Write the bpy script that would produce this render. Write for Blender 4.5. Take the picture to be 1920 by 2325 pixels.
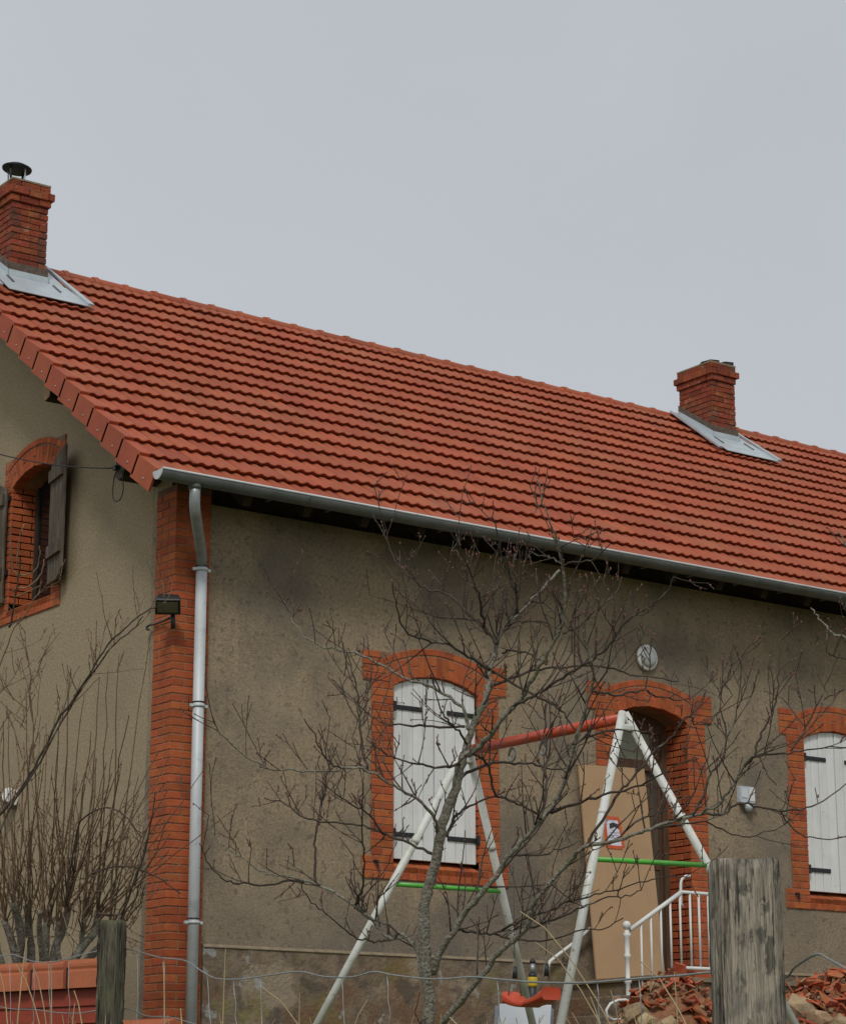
import bpy, math, random
from mathutils import Vector, Matrix
from math import sin, cos, tan, pi, radians, sqrt, atan2, hypot
for o in list(bpy.data.objects): bpy.data.objects.remove(o)
S = bpy.context.scene
COL = S.collection
rnd = random.Random(7)

# ------------------------------------------------------------------ camera
CAM = Vector((-9.687, -16.817, -0.35)); FOC = 5240.5; PW, PH = 1920, 2325
yaw, pit, rol = radians(53.77), radians(14.8), radians(-0.1)
_fh = Vector((cos(yaw), sin(yaw), 0)); _r = Vector((sin(yaw), -cos(yaw), 0)); _u = Vector((0, 0, 1))
CF = _fh*cos(pit)+_u*sin(pit); _up = -_fh*sin(pit)+_u*cos(pit)
CR = _r*cos(rol)+_up*sin(rol); CU = -_r*sin(rol)+_up*cos(rol)
cd = bpy.data.cameras.new('camera'); cam = bpy.data.objects.new('camera', cd); COL.objects.link(cam)
cam.matrix_world = Matrix(((CR.x, CU.x, -CF.x, CAM.x), (CR.y, CU.y, -CF.y, CAM.y), (CR.z, CU.z, -CF.z, CAM.z), (0, 0, 0, 1)))
cd.sensor_fit = 'HORIZONTAL'; cd.sensor_width = 36; cd.lens = 36*FOC/PW; cd.clip_start = .1; cd.clip_end = 3000
S.camera = cam
# ------------------------------------------------------------------ sky and light (overcast)
w = bpy.data.worlds.new('World'); S.world = w; w.use_nodes = True
nt = w.node_tree; nt.nodes.clear()
def wn(t, **k):
    n = nt.nodes.new(t)
    for a, b in k.items(): setattr(n, a, b)
    return n
SUN_EL, SUN_AZ = radians(47), atan2(-.76, -.65)      # behind the camera, to the left
out = wn('ShaderNodeOutputWorld'); bg = wn('ShaderNodeBackground'); bg.inputs['Strength'].default_value = .1
sk = wn('ShaderNodeTexSky', sky_type='NISHITA', sun_disc=False); sk.sun_elevation = SUN_EL
sk.sun_rotation = pi/2-SUN_AZ; sk.air_density = 1.5; sk.dust_density = 4
hs = wn('ShaderNodeHueSaturation'); hs.inputs['Saturation'].default_value = .25
nz = wn('ShaderNodeTexNoise'); nz.inputs['Scale'].default_value = 2.2; nz.inputs['Detail'].default_value = 5; nz.inputs['Distortion'].default_value = .6
tc = wn('ShaderNodeTexCoord')
cr = wn('ShaderNodeValToRGB'); cr.color_ramp.elements[0].position = .3; cr.color_ramp.elements[1].position = .7
cr.color_ramp.elements[0].color = (.49, .53, .562, 1); cr.color_ramp.elements[1].color = (.56, .585, .635, 1)
mul = wn('ShaderNodeMixRGB', blend_type='MULTIPLY'); mul.inputs[0].default_value = 1; mul.inputs[2].default_value = (10, 10, 10, 1)
mx = wn('ShaderNodeMixRGB'); mx.inputs[0].default_value = .92
L = nt.links.new
L(tc.outputs['Generated'], nz.inputs['Vector']); L(nz.outputs['Fac'], cr.inputs[0]); L(cr.outputs[0], mul.inputs[1])
L(sk.outputs[0], hs.inputs['Color']); L(hs.outputs[0], mx.inputs[1]); L(mul.outputs[0], mx.inputs[2])
L(mx.outputs[0], bg.inputs[0]); L(bg.outputs[0], out.inputs[0])
sd = bpy.data.lights.new('sun', 'SUN'); sd.energy = 1.5; sd.angle = radians(12); sd.color = (1, .975, .94)
so = bpy.data.objects.new('sun', sd); COL.objects.link(so)
sv = Vector((cos(SUN_EL)*cos(SUN_AZ), cos(SUN_EL)*sin(SUN_AZ), sin(SUN_EL)))
so.rotation_euler = (-sv).to_track_quat('-Z', 'Y').to_euler(); so.location = (0, -10, 20)
vs = S.view_settings; vs.view_transform = 'Standard'; vs.look = 'None'; vs.exposure = 0; vs.gamma = 1; vs.use_curve_mapping = False
S.render.engine = 'CYCLES'

# ------------------------------------------------------------------ placing helpers (a sight line from the surveyed camera met with a real plane)
def ray(x, y): return CF+CR*((x-PW/2)/FOC)-CU*((y-PH/2)/FOC)
def onD(x, y, d): return CAM+ray(x, y)*d
def onY(x, y, Y=0.): d = ray(x, y); return CAM+d*((Y-CAM.y)/d.y)
def onX(x, y, X=0.): d = ray(x, y); return CAM+d*((X-CAM.x)/d.x)
def depth(p): return (p-CAM).dot(CF)

# ------------------------------------------------------------------ mesh helpers
class MB:
    def __init__(s): s.v = []; s.f = []; s.m = []; s.mi = 0; s.sm = []
    def add(s, vs_, fs, smooth=False):
        b = len(s.v); s.v += [tuple(p) for p in vs_]; s.f += [tuple(i+b for i in f) for f in fs]
        s.m += [s.mi]*len(fs); s.sm += [smooth]*len(fs); return s
    def box(s, a, b, M=None, bev=0.):
        x0, y0, z0 = a; x1, y1, z1 = b
        P = [Vector(p) for p in ((x0,y0,z0),(x1,y0,z0),(x1,y1,z0),(x0,y1,z0),(x0,y0,z1),(x1,y0,z1),(x1,y1,z1),(x0,y1,z1))]
        if M: P = [M @ p for p in P]
        return s.add(P, [(0,3,2,1),(4,5,6,7),(0,1,5,4),(1,2,6,5),(2,3,7,6),(3,0,4,7)])
    def prism(s, poly, d, M=None):                     # poly: list of 3D points, extruded by vector d
        n = len(poly); P = [Vector(p) for p in poly]; Q = [p+Vector(d) for p in P]
        A = P+Q
        if M: A = [M @ p for p in A]
        return s.add(A, [tuple(range(n))[::-1], tuple(range(n, 2*n))]+[(i, (i+1) % n, n+(i+1) % n, n+i) for i in range(n)])
    def tube(s, pts, rad, n=6, cap=True, smooth=True):
        pts = [Vector(p) for p in pts]; k = len(pts)
        if not isinstance(rad, (list, tuple)): rad = [rad]*k
        T = [(pts[min(i+1, k-1)]-pts[max(i-1, 0)]) for i in range(k)]
        T = [t.normalized() if t.length > 1e-9 else Vector((0,0,1)) for t in T]
        a = T[0].orthogonal().normalized(); V = []; F = []
        for i in range(k):
            a = (a-T[i]*a.dot(T[i]))
            a = a.normalized() if a.length > 1e-6 else T[i].orthogonal().normalized()
            b = T[i].cross(a)
            for j in range(n): V.append(pts[i]+(a*cos(2*pi*j/n)+b*sin(2*pi*j/n))*rad[i])
        for i in range(k-1):
            for j in range(n): F.append((i*n+j, i*n+(j+1) % n, (i+1)*n+(j+1) % n, (i+1)*n+j))
        if cap: F += [tuple(range(n))[::-1], tuple(range((k-1)*n, k*n))]
        return s.add(V, F, smooth)
    def lathe(s, prof, M, n=20, smooth=True):            # prof: (r, z) pairs
        V = [M @ Vector((r*cos(2*pi*j/n), r*sin(2*pi*j/n), z)) for r, z in prof for j in range(n)]
        F = [(i*n+j, i*n+(j+1) % n, (i+1)*n+(j+1) % n, (i+1)*n+j) for i in range(len(prof)-1) for j in range(n)]
        return s.add(V, F+[tuple(range(n))[::-1], tuple(range((len(prof)-1)*n, len(prof)*n))], smooth)
    def mesh(s, name, mats):
        me = bpy.data.meshes.new(name); me.from_pydata(s.v, [], s.f); me.update()
        for m in (mats if isinstance(mats, (list, tuple)) else [mats]): me.materials.append(m)
        me.polygons.foreach_set('material_index', s.m); me.polygons.foreach_set('use_smooth', s.sm)
        return me
    def build(s, name, mats, parent=None, **k):
        o = bpy.data.objects.new(name, s.mesh(name, mats)); COL.objects.link(o)
        if parent: o.parent = parent
        for a, b in k.items(): o[a] = b
        return o
def link(name, me, parent=None, M=None, **k):
    o = bpy.data.objects.new(name, me); COL.objects.link(o)
    if parent: o.parent = parent
    if M is not None: o.matrix_basis = M
    for a, b in k.items(): o[a] = b
    return o
def thing(name, label, cat, loc=(0,0,0), group=None):
    o = bpy.data.objects.new(name, None); COL.objects.link(o); o.location = loc; o.empty_display_size = .2
    o['label'] = label; o['category'] = cat
    if group: o['group'] = group
    return o
class Th:
    """an Empty at the thing's base; parts are built in world coordinates and shifted under it"""
    def __init__(s, name, label, cat, loc=(0,0,0), group=None):
        s.loc = Vector(loc); s.e = thing(name, label, cat, loc, group)
    def put(s, mb, name, mats, parent=None, **k):
        if parent is None:
            mb.v = [tuple(Vector(p)-s.loc) for p in mb.v]; return mb.build(name, mats, s.e, **k)
        mb.v = [tuple(Vector(p)-s.loc) for p in mb.v]; return mb.build(name, mats, parent, **k)
def beveled(o, wd=.006, seg=2):
    b = o.modifiers.new('bevel', 'BEVEL'); b.width = wd; b.segments = seg; b.limit_method = 'ANGLE'; b.angle_limit = radians(40)
    return o

# ------------------------------------------------------------------ materials
def mat(name, col, col2=None, scale=8., rough=.85, metal=0., bump=0., bscale=40., detail=6., stretch=(1,1,1), spots=None, rand=0., ramp=(.35,.65), extra=None, spec=.3, coord='Object'):
    m = bpy.data.materials.new(name); m.use_nodes = True; t = m.node_tree; b = t.nodes['Principled BSDF']
    b.inputs['Roughness'].default_value = rough; b.inputs['Metallic'].default_value = metal; b.inputs['Specular IOR Level'].default_value = spec
    def N(ty, **k):
        n = t.nodes.new(ty)
        for a, c in k.items(): setattr(n, a, c)
        return n
    geo = N('ShaderNodeNewGeometry'); mp = N('ShaderNodeMapping'); mp.inputs['Scale'].default_value = stretch
    t.links.new(geo.outputs['Position'], mp.inputs['Vector'])
    cur = None
    if col2:
        nz = N('ShaderNodeTexNoise'); nz.inputs['Scale'].default_value = scale; nz.inputs['Detail'].default_value = detail; nz.inputs['Roughness'].default_value = .62
        t.links.new(mp.outputs[0], nz.inputs['Vector'])
        r = N('ShaderNodeValToRGB'); e = r.color_ramp.elements
        e[0].position, e[1].position = ramp; e[0].color = (*col, 1); e[1].color = (*col2, 1)
        t.links.new(nz.outputs['Fac'], r.inputs[0]); cur = r.outputs[0]
    else:
        c = N('ShaderNodeRGB'); c.outputs[0].default_value = (*col, 1); cur = c.outputs[0]
    for sp in (spots or []):                    # (colour, scale, lo, hi, strength, stretch)
        nz = N('ShaderNodeTexNoise'); nz.inputs['Scale'].default_value = sp[1]; nz.inputs['Detail'].default_value = 5; nz.inputs['Roughness'].default_value = .6
        mp2 = N('ShaderNodeMapping'); mp2.inputs['Scale'].default_value = sp[5] if len(sp) > 5 else (1,1,1); mp2.inputs['Location'].default_value = (sp[1]*3.7, sp[1]*1.3, 5.1)
        t.links.new(geo.outputs['Position'], mp2.inputs['Vector']); t.links.new(mp2.outputs[0], nz.inputs['Vector'])
        mr = N('ShaderNodeMapRange'); mr.inputs[1].default_value = sp[2]; mr.inputs[2].default_value = sp[3]; mr.inputs[3].default_value = 0; mr.inputs[4].default_value = sp[4]
        t.links.new(nz.outputs['Fac'], mr.inputs[0])
        mxx = N('ShaderNodeMixRGB'); mxx.inputs[2].default_value = (*sp[0], 1)
        t.links.new(mr.outputs[0], mxx.inputs[0]); t.links.new(cur, mxx.inputs[1]); cur = mxx.outputs[0]
    if rand:
        oi = N('ShaderNodeObjectInfo'); ad = N('ShaderNodeMath', operation='ADD'); fr = N('ShaderNodeMath', operation='FRACT')
        t.links.new(oi.outputs['Random'], ad.inputs[0]); t.links.new(geo.outputs['Random Per Island'], ad.inputs[1]); t.links.new(ad.outputs[0], fr.inputs[0])
        hv = N('ShaderNodeHueSaturation'); m1 = N('ShaderNodeMapRange'); m1.inputs[3].default_value = 1-rand; m1.inputs[4].default_value = 1+rand
        t.links.new(fr.outputs[0], m1.inputs[0]); t.links.new(m1.outputs[0], hv.inputs['Value'])
        fr2 = N('ShaderNodeMath', operation='MULTIPLY'); fr2.inputs[1].default_value = 7.13; fr3 = N('ShaderNodeMath', operation='FRACT')
        t.links.new(fr.outputs[0], fr2.inputs[0]); t.links.new(fr2.outputs[0], fr3.inputs[0])
        m2 = N('ShaderNodeMapRange'); m2.inputs[3].default_value = .5-rand*.03; m2.inputs[4].default_value = .5+rand*.03
        t.links.new(fr3.outputs[0], m2.inputs[0]); t.links.new(m2.outputs[0], hv.inputs['Hue'])
        t.links.new(cur, hv.inputs['Color']); cur = hv.outputs[0]
    t.links.new(cur, b.inputs['Base Color'])
    if bump:
        n2 = N('ShaderNodeTexNoise'); n2.inputs['Scale'].default_value = bscale; n2.inputs['Detail'].default_value = 5
        t.links.new(mp.outputs[0], n2.inputs['Vector'])
        bp = N('ShaderNodeBump'); bp.inputs['Strength'].default_value = bump; bp.inputs['Distance'].default_value = .02
        t.links.new(n2.outputs['Fac'], bp.inputs['Height']); t.links.new(bp.outputs[0], b.inputs['Normal'])
    return m
M = {}
M['render'] = mat('render', (.235,.175,.108), (.385,.300,.195), 34, .95, bump=.35, bscale=50, detail=7, ramp=(.34,.66),
                  spots=[((.125,.107,.087), 1.0, .47, .65, .68), ((.15,.13,.108), .42, .47, .60, .5), ((.14,.112,.082), 2.2, .54, .70, .28, (1.6,1,.3)), ((.43,.345,.22), .8, .52, .72, .40), ((.105,.09,.07), 17, .57, .66, .55), ((.085,.075,.06), 60, .62, .68, .7), ((.55,.46,.33), 48, .66, .72, .6)])
M['render_gable'] = mat('render_gable', (.29,.225,.14), (.405,.32,.205), 36, .95, bump=.3, bscale=50, detail=7, ramp=(.34,.66),
                  spots=[((.19,.155,.105), .9, .50, .75, .5), ((.115,.095,.07), 55, .63, .69, .6), ((.55,.46,.33), 42, .67, .72, .6)])
M['plinth'] = mat('plinth', (.135,.10,.068), (.235,.18,.12), 9, .95, bump=.6, bscale=30,
                  spots=[((.36,.29,.20), 1.9, .55, .60, .6), ((.17,.09,.045), 1.2, .50, .58, .7), ((.085,.07,.055), 3.3, .56, .62, .7), ((.34,.35,.33), 4.5, .63, .66, .7), ((.19,.17,.045), 2.1, .56, .68, .55)])
M['cement'] = mat('cement', (.20,.155,.10), (.30,.235,.155), 14, .95, bump=.4, bscale=50)
M['mortar'] = mat('mortar', (.38,.22,.13), (.28,.15,.09), 30, .95, bump=.6, bscale=90, spots=[((.10,.06,.045), .8, .46, .60, .65)])
M['brick'] = mat('brick', (.44,.112,.036), (.35,.084,.030), 14, .9, bump=.35, bscale=70, rand=.17,
                 spots=[((.16,.06,.035), 3.1, .58, .70, .55), ((.42,.17,.09), 30, .62, .72, .4)])
M['brick_old'] = mat('brick_old', (.31,.070,.028), (.20,.052,.026), 12, .92, bump=.7, bscale=60, rand=.25,
                 spots=[((.10,.06,.045), 4, .53, .68, .7), ((.33,.25,.17), 9, .60, .68, .5), ((.36,.14,.03), 6, .62, .7, .5)])
M['mortar_old'] = mat('mortar_old', (.16,.12,.09), (.09,.07,.055), 20, .95, bump=.6, bscale=80)
M['tile'] = mat('tile', (.37,.090,.037), (.31,.072,.031), 3.0, .7, bump=.15, bscale=120, rand=.10, spec=.35,
                spots=[((.33,.118,.060), 1.2, .50, .70, .6), ((.42,.10,.04), 2.3, .55, .70, .5), ((.20,.09,.055), 14, .64, .72, .5)])
M['verge'] = mat('verge', (.40,.088,.034), (.33,.070,.029), 4, .65, bump=.15, bscale=100, rand=.09, spec=.35)
M['zinc'] = mat('zinc', (.17,.18,.17), (.125,.135,.125), 6, .5, metal=.5, bump=.05, bscale=30)
M['zinc_mid'] = mat('zinc_mid', (.36,.385,.38), (.27,.29,.285), 9, .42, metal=.4)
M['zinc_light'] = mat('zinc_light', (.60,.63,.63), (.52,.55,.55), 9, .5, metal=.12, spots=[((.34,.36,.36), 7, .56, .7, .5)], stretch=(1,1,.3))
M['flash'] = mat('flash', (.55,.60,.62), (.46,.51,.53), 5, .45, metal=.35)
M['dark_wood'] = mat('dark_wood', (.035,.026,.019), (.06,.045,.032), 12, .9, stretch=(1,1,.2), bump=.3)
M['cut_wood'] = mat('cut_wood', (.42,.28,.14), (.30,.19,.10), 20, .85)
M['white_paint'] = mat('white_paint', (.74,.74,.70), (.68,.68,.65), 5, .55, spots=[((.40,.38,.33), 20, .68, .74, .6), ((.55,.54,.49), 3, .55, .7, .35, (1,1,.25))])
M['shutter_paint'] = mat('shutter_paint', (.78,.78,.75), (.71,.71,.68), 5, .55, rand=.035, spots=[((.40,.38,.33), 20, .66, .72, .6), ((.52,.51,.46), 5, .54, .68, .4, (2,1,.2))])
M['black_iron'] = mat('black_iron', (.018,.018,.02), (.03,.03,.032), 30, .5)
M['grey_wood'] = mat('grey_wood', (.165,.132,.095), (.075,.058,.042), 9, .92, stretch=(3,3,.35), bump=.6, bscale=30, spots=[((.06,.045,.03), 3, .55, .68, .8, (2,2,.4)), ((.33,.30,.24), 5, .56, .66, .5, (3,3,.3))])
M['glass_dark'] = mat('glass_dark', (.012,.012,.013), rough=.08, spec=.5)
M['curtain'] = mat('curtain', (.27,.27,.16), (.20,.20,.12), 6, .3, spec=.6)
M['door_wood'] = mat('door_wood', (.085,.045,.026), (.13,.075,.045), 9, .7, stretch=(3,3,.3), bump=.2)
M['door_trim'] = mat('door_trim', (.12,.092,.062), (.08,.06,.042), 9, .8, stretch=(3,3,.3), bump=.2)
M['chipboard'] = mat('chipboard', (.43,.275,.15), (.39,.25,.135), 4, .85, bump=.15, bscale=160, spots=[((.33,.215,.12), 1.6, .55, .75, .5), ((.24,.15,.08), 22, .72, .76, .7)])
M['orange_tape'] = mat('orange_tape', (.58,.10,.03), (.50,.08,.025), 20, .5)
M['red_paint'] = mat('red_paint', (.55,.075,.028), (.46,.06,.022), 6, .38, bump=.1, bscale=25, spec=.5, spots=[((.62,.20,.12), 9, .6, .68, .5)])
M['leg_paint'] = mat('leg_paint', (.70,.70,.64), (.60,.60,.54), 7, .45, spec=.5, spots=[((.26,.22,.17), 30, .62, .68, .75), ((.42,.44,.34), 5, .50, .66, .65)])
M['green_paint'] = mat('green_paint', (.10,.46,.05), (.08,.38,.045), 6, .35, spec=.5)
M['red_plastic'] = mat('red_plastic', (.62,.075,.022), (.56,.065,.02), 3, .42, spec=.5)
M['rope'] = mat('rope', (.20,.17,.12), (.15,.13,.09), 60, .9)
M['black_plastic'] = mat('black_plastic', (.02,.02,.022), (.032,.032,.034), 12, .45, spec=.4)
M['yellow'] = mat('yellow', (.62,.42,.03), (.52,.35,.025), 9, .5)
M['grey_metal'] = mat('grey_metal', (.35,.36,.36), (.25,.26,.26), 15, .4, metal=.6)
M['enamel'] = mat('enamel', (.66,.69,.72), (.61,.64,.67), 3, .3, spec=.5, spots=[((.45,.46,.46), 6, .62, .75, .4)])
M['enamel_side'] = mat('enamel_side', (.27,.29,.31), (.22,.235,.25), 5, .5)
M['post_grey'] = mat('post_grey', (.46,.405,.31), (.19,.168,.135), 170, .95, stretch=(1,1,.045), bump=1.0, bscale=150, detail=10, ramp=(.42,.66),
                     spots=[((.045,.042,.038), 70, .59, .62, .85, (1,1,.07)), ((.17,.155,.135), 14, .52, .58, .55, (1,1,.5)), ((.05,.052,.045), 34, .57, .63, .7, (1,1,.45)), ((.045,.044,.04), 12, .60, .70, .75, (1,1,.5)), ((.50,.41,.31), 22, .64, .66, .65)])
M['post_dark'] = mat('post_dark', (.19,.17,.12), (.055,.048,.036), 150, .95, stretch=(1,1,.05), bump=1.0, bscale=120, detail=10,
                     spots=[((.46,.46,.37), 30, .62, .65, .8, (1,1,.25)), ((.025,.021,.017), 30, .56, .61, .85, (1,1,.06)), ((.12,.13,.06), 6, .52, .66, .6)])
M['wire'] = mat('wire', (.36,.38,.37), (.26,.27,.26), 30, .45, metal=.6)
M['terracotta'] = mat('terracotta', (.42,.12,.045), (.35,.098,.04), 7, .6, bump=.12, bscale=60, spec=.4, rand=.06, spots=[((.60,.50,.42), 13, .70, .72, .7), ((.28,.07,.035), 5, .58, .7, .5)])
M['red_board'] = mat('red_board', (.30,.045,.018), (.23,.034,.015), 8, .6, stretch=(.3,.3,3), bump=.15, spec=.4)
M['rubble_tile'] = mat('rubble_tile', (.46,.110,.042), (.36,.088,.040), 9, .9, bump=.4, bscale=50, rand=.35, spots=[((.25,.16,.09), 9, .48, .60, .75), ((.07,.05,.04), 12, .56, .64, .75), ((.50,.25,.16), 12, .62, .7, .5)])
M['stone'] = mat('stone', (.40,.29,.17), (.27,.19,.11), 9, .95, bump=.7, bscale=30, rand=.3, spots=[((.15,.12,.085), 5, .56, .66, .6)])
M['soil'] = mat('soil', (.30,.14,.07), (.16,.075,.04), 16, 1, bump=.8, bscale=20)
M['grass'] = mat('grass', (.075,.095,.03), (.13,.12,.055), 1.5, 1, bump=.7, bscale=14, spots=[((.16,.12,.075), .4, .52, .66, .7)])
M['bark'] = mat('bark', (.31,.285,.23), (.14,.12,.092), 45, .95, bump=.9, bscale=60, spots=[((.31,.31,.25), 20, .55, .62, .7), ((.09,.105,.045), 5, .53, .66, .55), ((.03,.026,.022), 30, .63, .69, .7)])
M['twig'] = mat('twig', (.042,.030,.022), (.085,.066,.051), 12, .9, spots=[((.22,.21,.17), 7, .58, .68, .55)])
M['bud'] = mat('bud', (.15,.055,.042), (.20,.10,.075), 30, .8)
M['shrub_bark'] = mat('shrub_bark', (.17,.14,.095), (.08,.065,.045), 16, .95, bump=.9, bscale=40, spots=[((.12,.125,.06), 5, .54, .66, .5)])
M['shoot'] = mat('shoot', (.15,.095,.055), (.23,.165,.10), 6, .85, rand=.3)
M['straw'] = mat('straw', (.46,.36,.20), (.36,.27,.15), 12, .9, rand=.25)
M['cable'] = mat('cable', (.03,.028,.026), rough=.6)
M['clay_brick_red'] = mat('clay_brick_red', (.30,.075,.035), (.22,.06,.03), 9, .9, rand=.2, bump=.5, spots=[((.20,.17,.13), 4, .5, .65, .6)])
M['lamp_glass'] = mat('lamp_glass', (.46,.49,.46), (.40,.43,.41), 9, .25, spec=.6)
M['poster'] = mat('poster', (.68,.68,.72), (.58,.58,.64), 18, .6, spots=[((.05,.055,.06), 21, .55, .58, .9), ((.30,.30,.42), 34, .58, .62, .7)])
M['notice'] = mat('notice', (.56,.60,.63), (.44,.47,.50), 10, .4)

# ================================================================== SETTING: ground
def ground_z(x, y):
    s = (x-CAM.x)*_fh.x+(y-CAM.y)*_fh.y
    pts = [(-6,-2.0),(0,-1.95),(2.5,-1.75),(5,-1.05),(9,-.7),(13.5,-.06),(15,0)]
    if s <= pts[0][0]: return pts[0][1]
    for (a, za), (b, zb) in zip(pts, pts[1:]):
        if s <= b:
            t = (s-a)/(b-a); t = t*t*(3-2*t)*.5+t*.5; return za+(zb-za)*t
    return 0.
ax = [-1500,-600,-200,-80,-45]+[-30+i*.75 for i in range(81)]+[45,80,200,600,1500]
V = [(x, y, ground_z(x, y)+(.03*sin(x*2.1+y)*cos(y*1.7) if abs(x) < 40 and y < -.5 and abs(y) < 40 else 0)) for y in ax for x in ax]; n = len(ax)
g = MB(); g.add(V, [(j*n+i, j*n+i+1, (j+1)*n+i+1, (j+1)*n+i) for j in range(n-1) for i in range(n-1)], True)
g.build('ground', M['grass'], kind='structure')

# ================================================================== HOUSE
H = Th('house', 'long rendered house with red brick trim, zinc gutter and red tiled roof', 'house').e
SL = .745; TH = math.atan(SL); RY, RZ = 4.28, 8.41; XL, XR = -.50, 14.4; DEPTH = 8.56; WX = 14.0
def roofz(y): return 5.245+SL*y                        # plane under the tiles
def wallstrip(mb, x0, x1, z0, z1): mb.box((x0, 0, z0), (x1, .42, z1))
WIN = [2.775, 7.985]; DOOR = 5.405; HW = .485; DHW = .478
Z0, ZC = 1.915, 3.60                                  # opening bottom, crown
RI = 1.04; ZCEN = ZC-RI; A0 = math.asin(HW/RI)
# front wall with openings
mb = MB(); xs = 0.
for c, hw, zb in ((WIN[0], HW, Z0), (DOOR, DHW, .9), (WIN[1], HW, Z0)):
    wallstrip(mb, xs, c-hw, 0, 4.87); wallstrip(mb, c-hw, c+hw, 0, zb-(.09 if zb > 1 else 0)); wallstrip(mb, c-hw, c+hw, ZC, 4.87); xs = c+hw
wallstrip(mb, xs, WX, 0, 4.87)
mb.build('front_wall', M['render'], H)
MB().box((.34, .10, 4.871), (WX-.01, .40, 5.10)).build('eave_shade_plate', M['dark_wood'], H)  # dark timber plate added to deepen the band of shade under the eaves
# gable wall: strips across Y with a sloping top, one window opening
GY0, GY1, GZ0, GZC = 2.30, 3.208, 4.50, 5.80
def gstrip(mb, y0, y1, z0, z1=None, x0=.0, x1=.42):
    f = lambda y: (roofz(y if y < RY else 2*RY-y)-.10) if z1 is None else z1
    mb.prism([(x0,y0,z0),(x0,y1,z0),(x0,y1,f(y1)),(x0,y0,f(y0))], (x1-x0,0,0))
mb = MB(); gstrip(mb, .10, .42, 4.8705, None, .002, .30); gstrip(mb, .42, GY0, 0); gstrip(mb, GY0, GY1, 0, GZ0-.09); gstrip(mb, GY0, GY1, GZC); gstrip(mb, GY1, RY, 0); gstrip(mb, RY, DEPTH, 0)
mb.box((.20, GY0+.002, GZ0-.0905), (.42, GY1-.002, GZ0-.002)); mb.build('gable_wall', M['render_gable'], H)
mb = MB(); gstrip(mb, .42, RY, 0, None, WX-.42, WX-.001); gstrip(mb, RY, DEPTH, 0, None, WX-.42, WX-.001); mb.build('end_wall', M['render_gable'], H)
MB().box((.42, DEPTH-.4, 0), (WX-.42, DEPTH-.001, 5.1)).build('rear_wall', M['render'], H)
# plinth with patched stains and a cement ledge
mb = MB()
for a, b in ((.345, 4.25), (6.6, WX)): mb.prism([(a,0.05,0),(a,-.035,0),(a,-.028,1.055),(a,0.05,1.055)], (b-a,0,0))
pl = mb.build('plinth', M['plinth'], H)
mb = MB()
for a, b in ((.345, 4.24), (6.6, WX)): mb.prism([(a,.05,1.056),(a,-.038,1.056),(a,-.038,1.062),(a,-.002,1.085),(a,.05,1.085)], (b-a,0,0))
mb.build('cement_ledge', M['cement'], pl)

# ---- brickwork
def brick_mesh(dx, dy, dz, ch=.004):
    """a brick as a chamfered box centred at the origin: 44 triangles"""
    hx, hy, hz = dx/2, dy/2, dz/2; V = []; idx = {}
    for sx in (-1,1):
        for sy in (-1,1):
            for sz in (-1,1):
                for k in range(3):
                    p = [sx*hx, sy*hy, sz*hz]
                    for j in range(3):
                        if j != k: p[j] -= (sx,sy,sz)[j]*ch
                    idx[sx,sy,sz,k] = len(V); V.append(p)
    F = []
    for k in range(3):
        a, b = [(1,2),(2,0),(0,1)][k]
        for s in (-1,1):
            q = []
            for u, v in ((-1,-1),(1,-1),(1,1),(-1,1)):
                t = [0,0,0]; t[k] = s; t[a] = u; t[b] = v; q.append(idx[t[0],t[1],t[2],k])
            F.append(tuple(q if s > 0 else q[::-1]))
    for k in range(3):                                    # edges along axis k
        a, b = [(1,2),(2,0),(0,1)][k]
        for u in (-1,1):
            for v in (-1,1):
                def g(e, f): t = [0,0,0]; t[k] = e; t[a] = u; t[b] = v; return idx[t[0],t[1],t[2],f]
                q = [g(-1,a), g(1,a), g(1,b), g(-1,b)]
                F.append(tuple(q if u*v < 0 else q[::-1]))
    for sx in (-1,1):
        for sy in (-1,1):
            for sz in (-1,1):
                q = [idx[sx,sy,sz,k] for k in range(3)]
                F.append(tuple(q if sx*sy*sz > 0 else q[::-1]))
    return V, F
class Bricks:
    """collects bricks: as single objects sharing meshes, or joined into one piece"""
    cache = {}
    def __init__(s, parent, material, single): s.p = parent; s.mat = material; s.single = single; s.mb = MB(); s.n = 0
    def brick(s, c, d, R=None, jit=.0016):
        d = tuple(round(q, 3) for q in d)
        if min(d) < .012: return
        Mx = Matrix.Translation(Vector(c)+Vector([rnd.uniform(-jit, jit) for _ in range(3)])) @ (R or Matrix.Identity(4)) @ Matrix.Rotation(rnd.uniform(-.007, .007), 4, rnd.choice('XYZ'))
        if s.single:
            key = (d, s.mat.name)
            if key not in Bricks.cache:
                m = MB(); m.add(*brick_mesh(*d)); Bricks.cache[key] = m.mesh('brick', s.mat)
            link('brick', Bricks.cache[key], s.p, Mx)
        else:
            v, f = brick_mesh(*d); s.mb.add([Mx @ Vector(p) for p in v], f)
        s.n += 1
    def finish(s):
        if not s.single and s.n: s.mb.build('bricks', s.mat, s.p, kind='stuff')
CH = .0687; J = .0085
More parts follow.
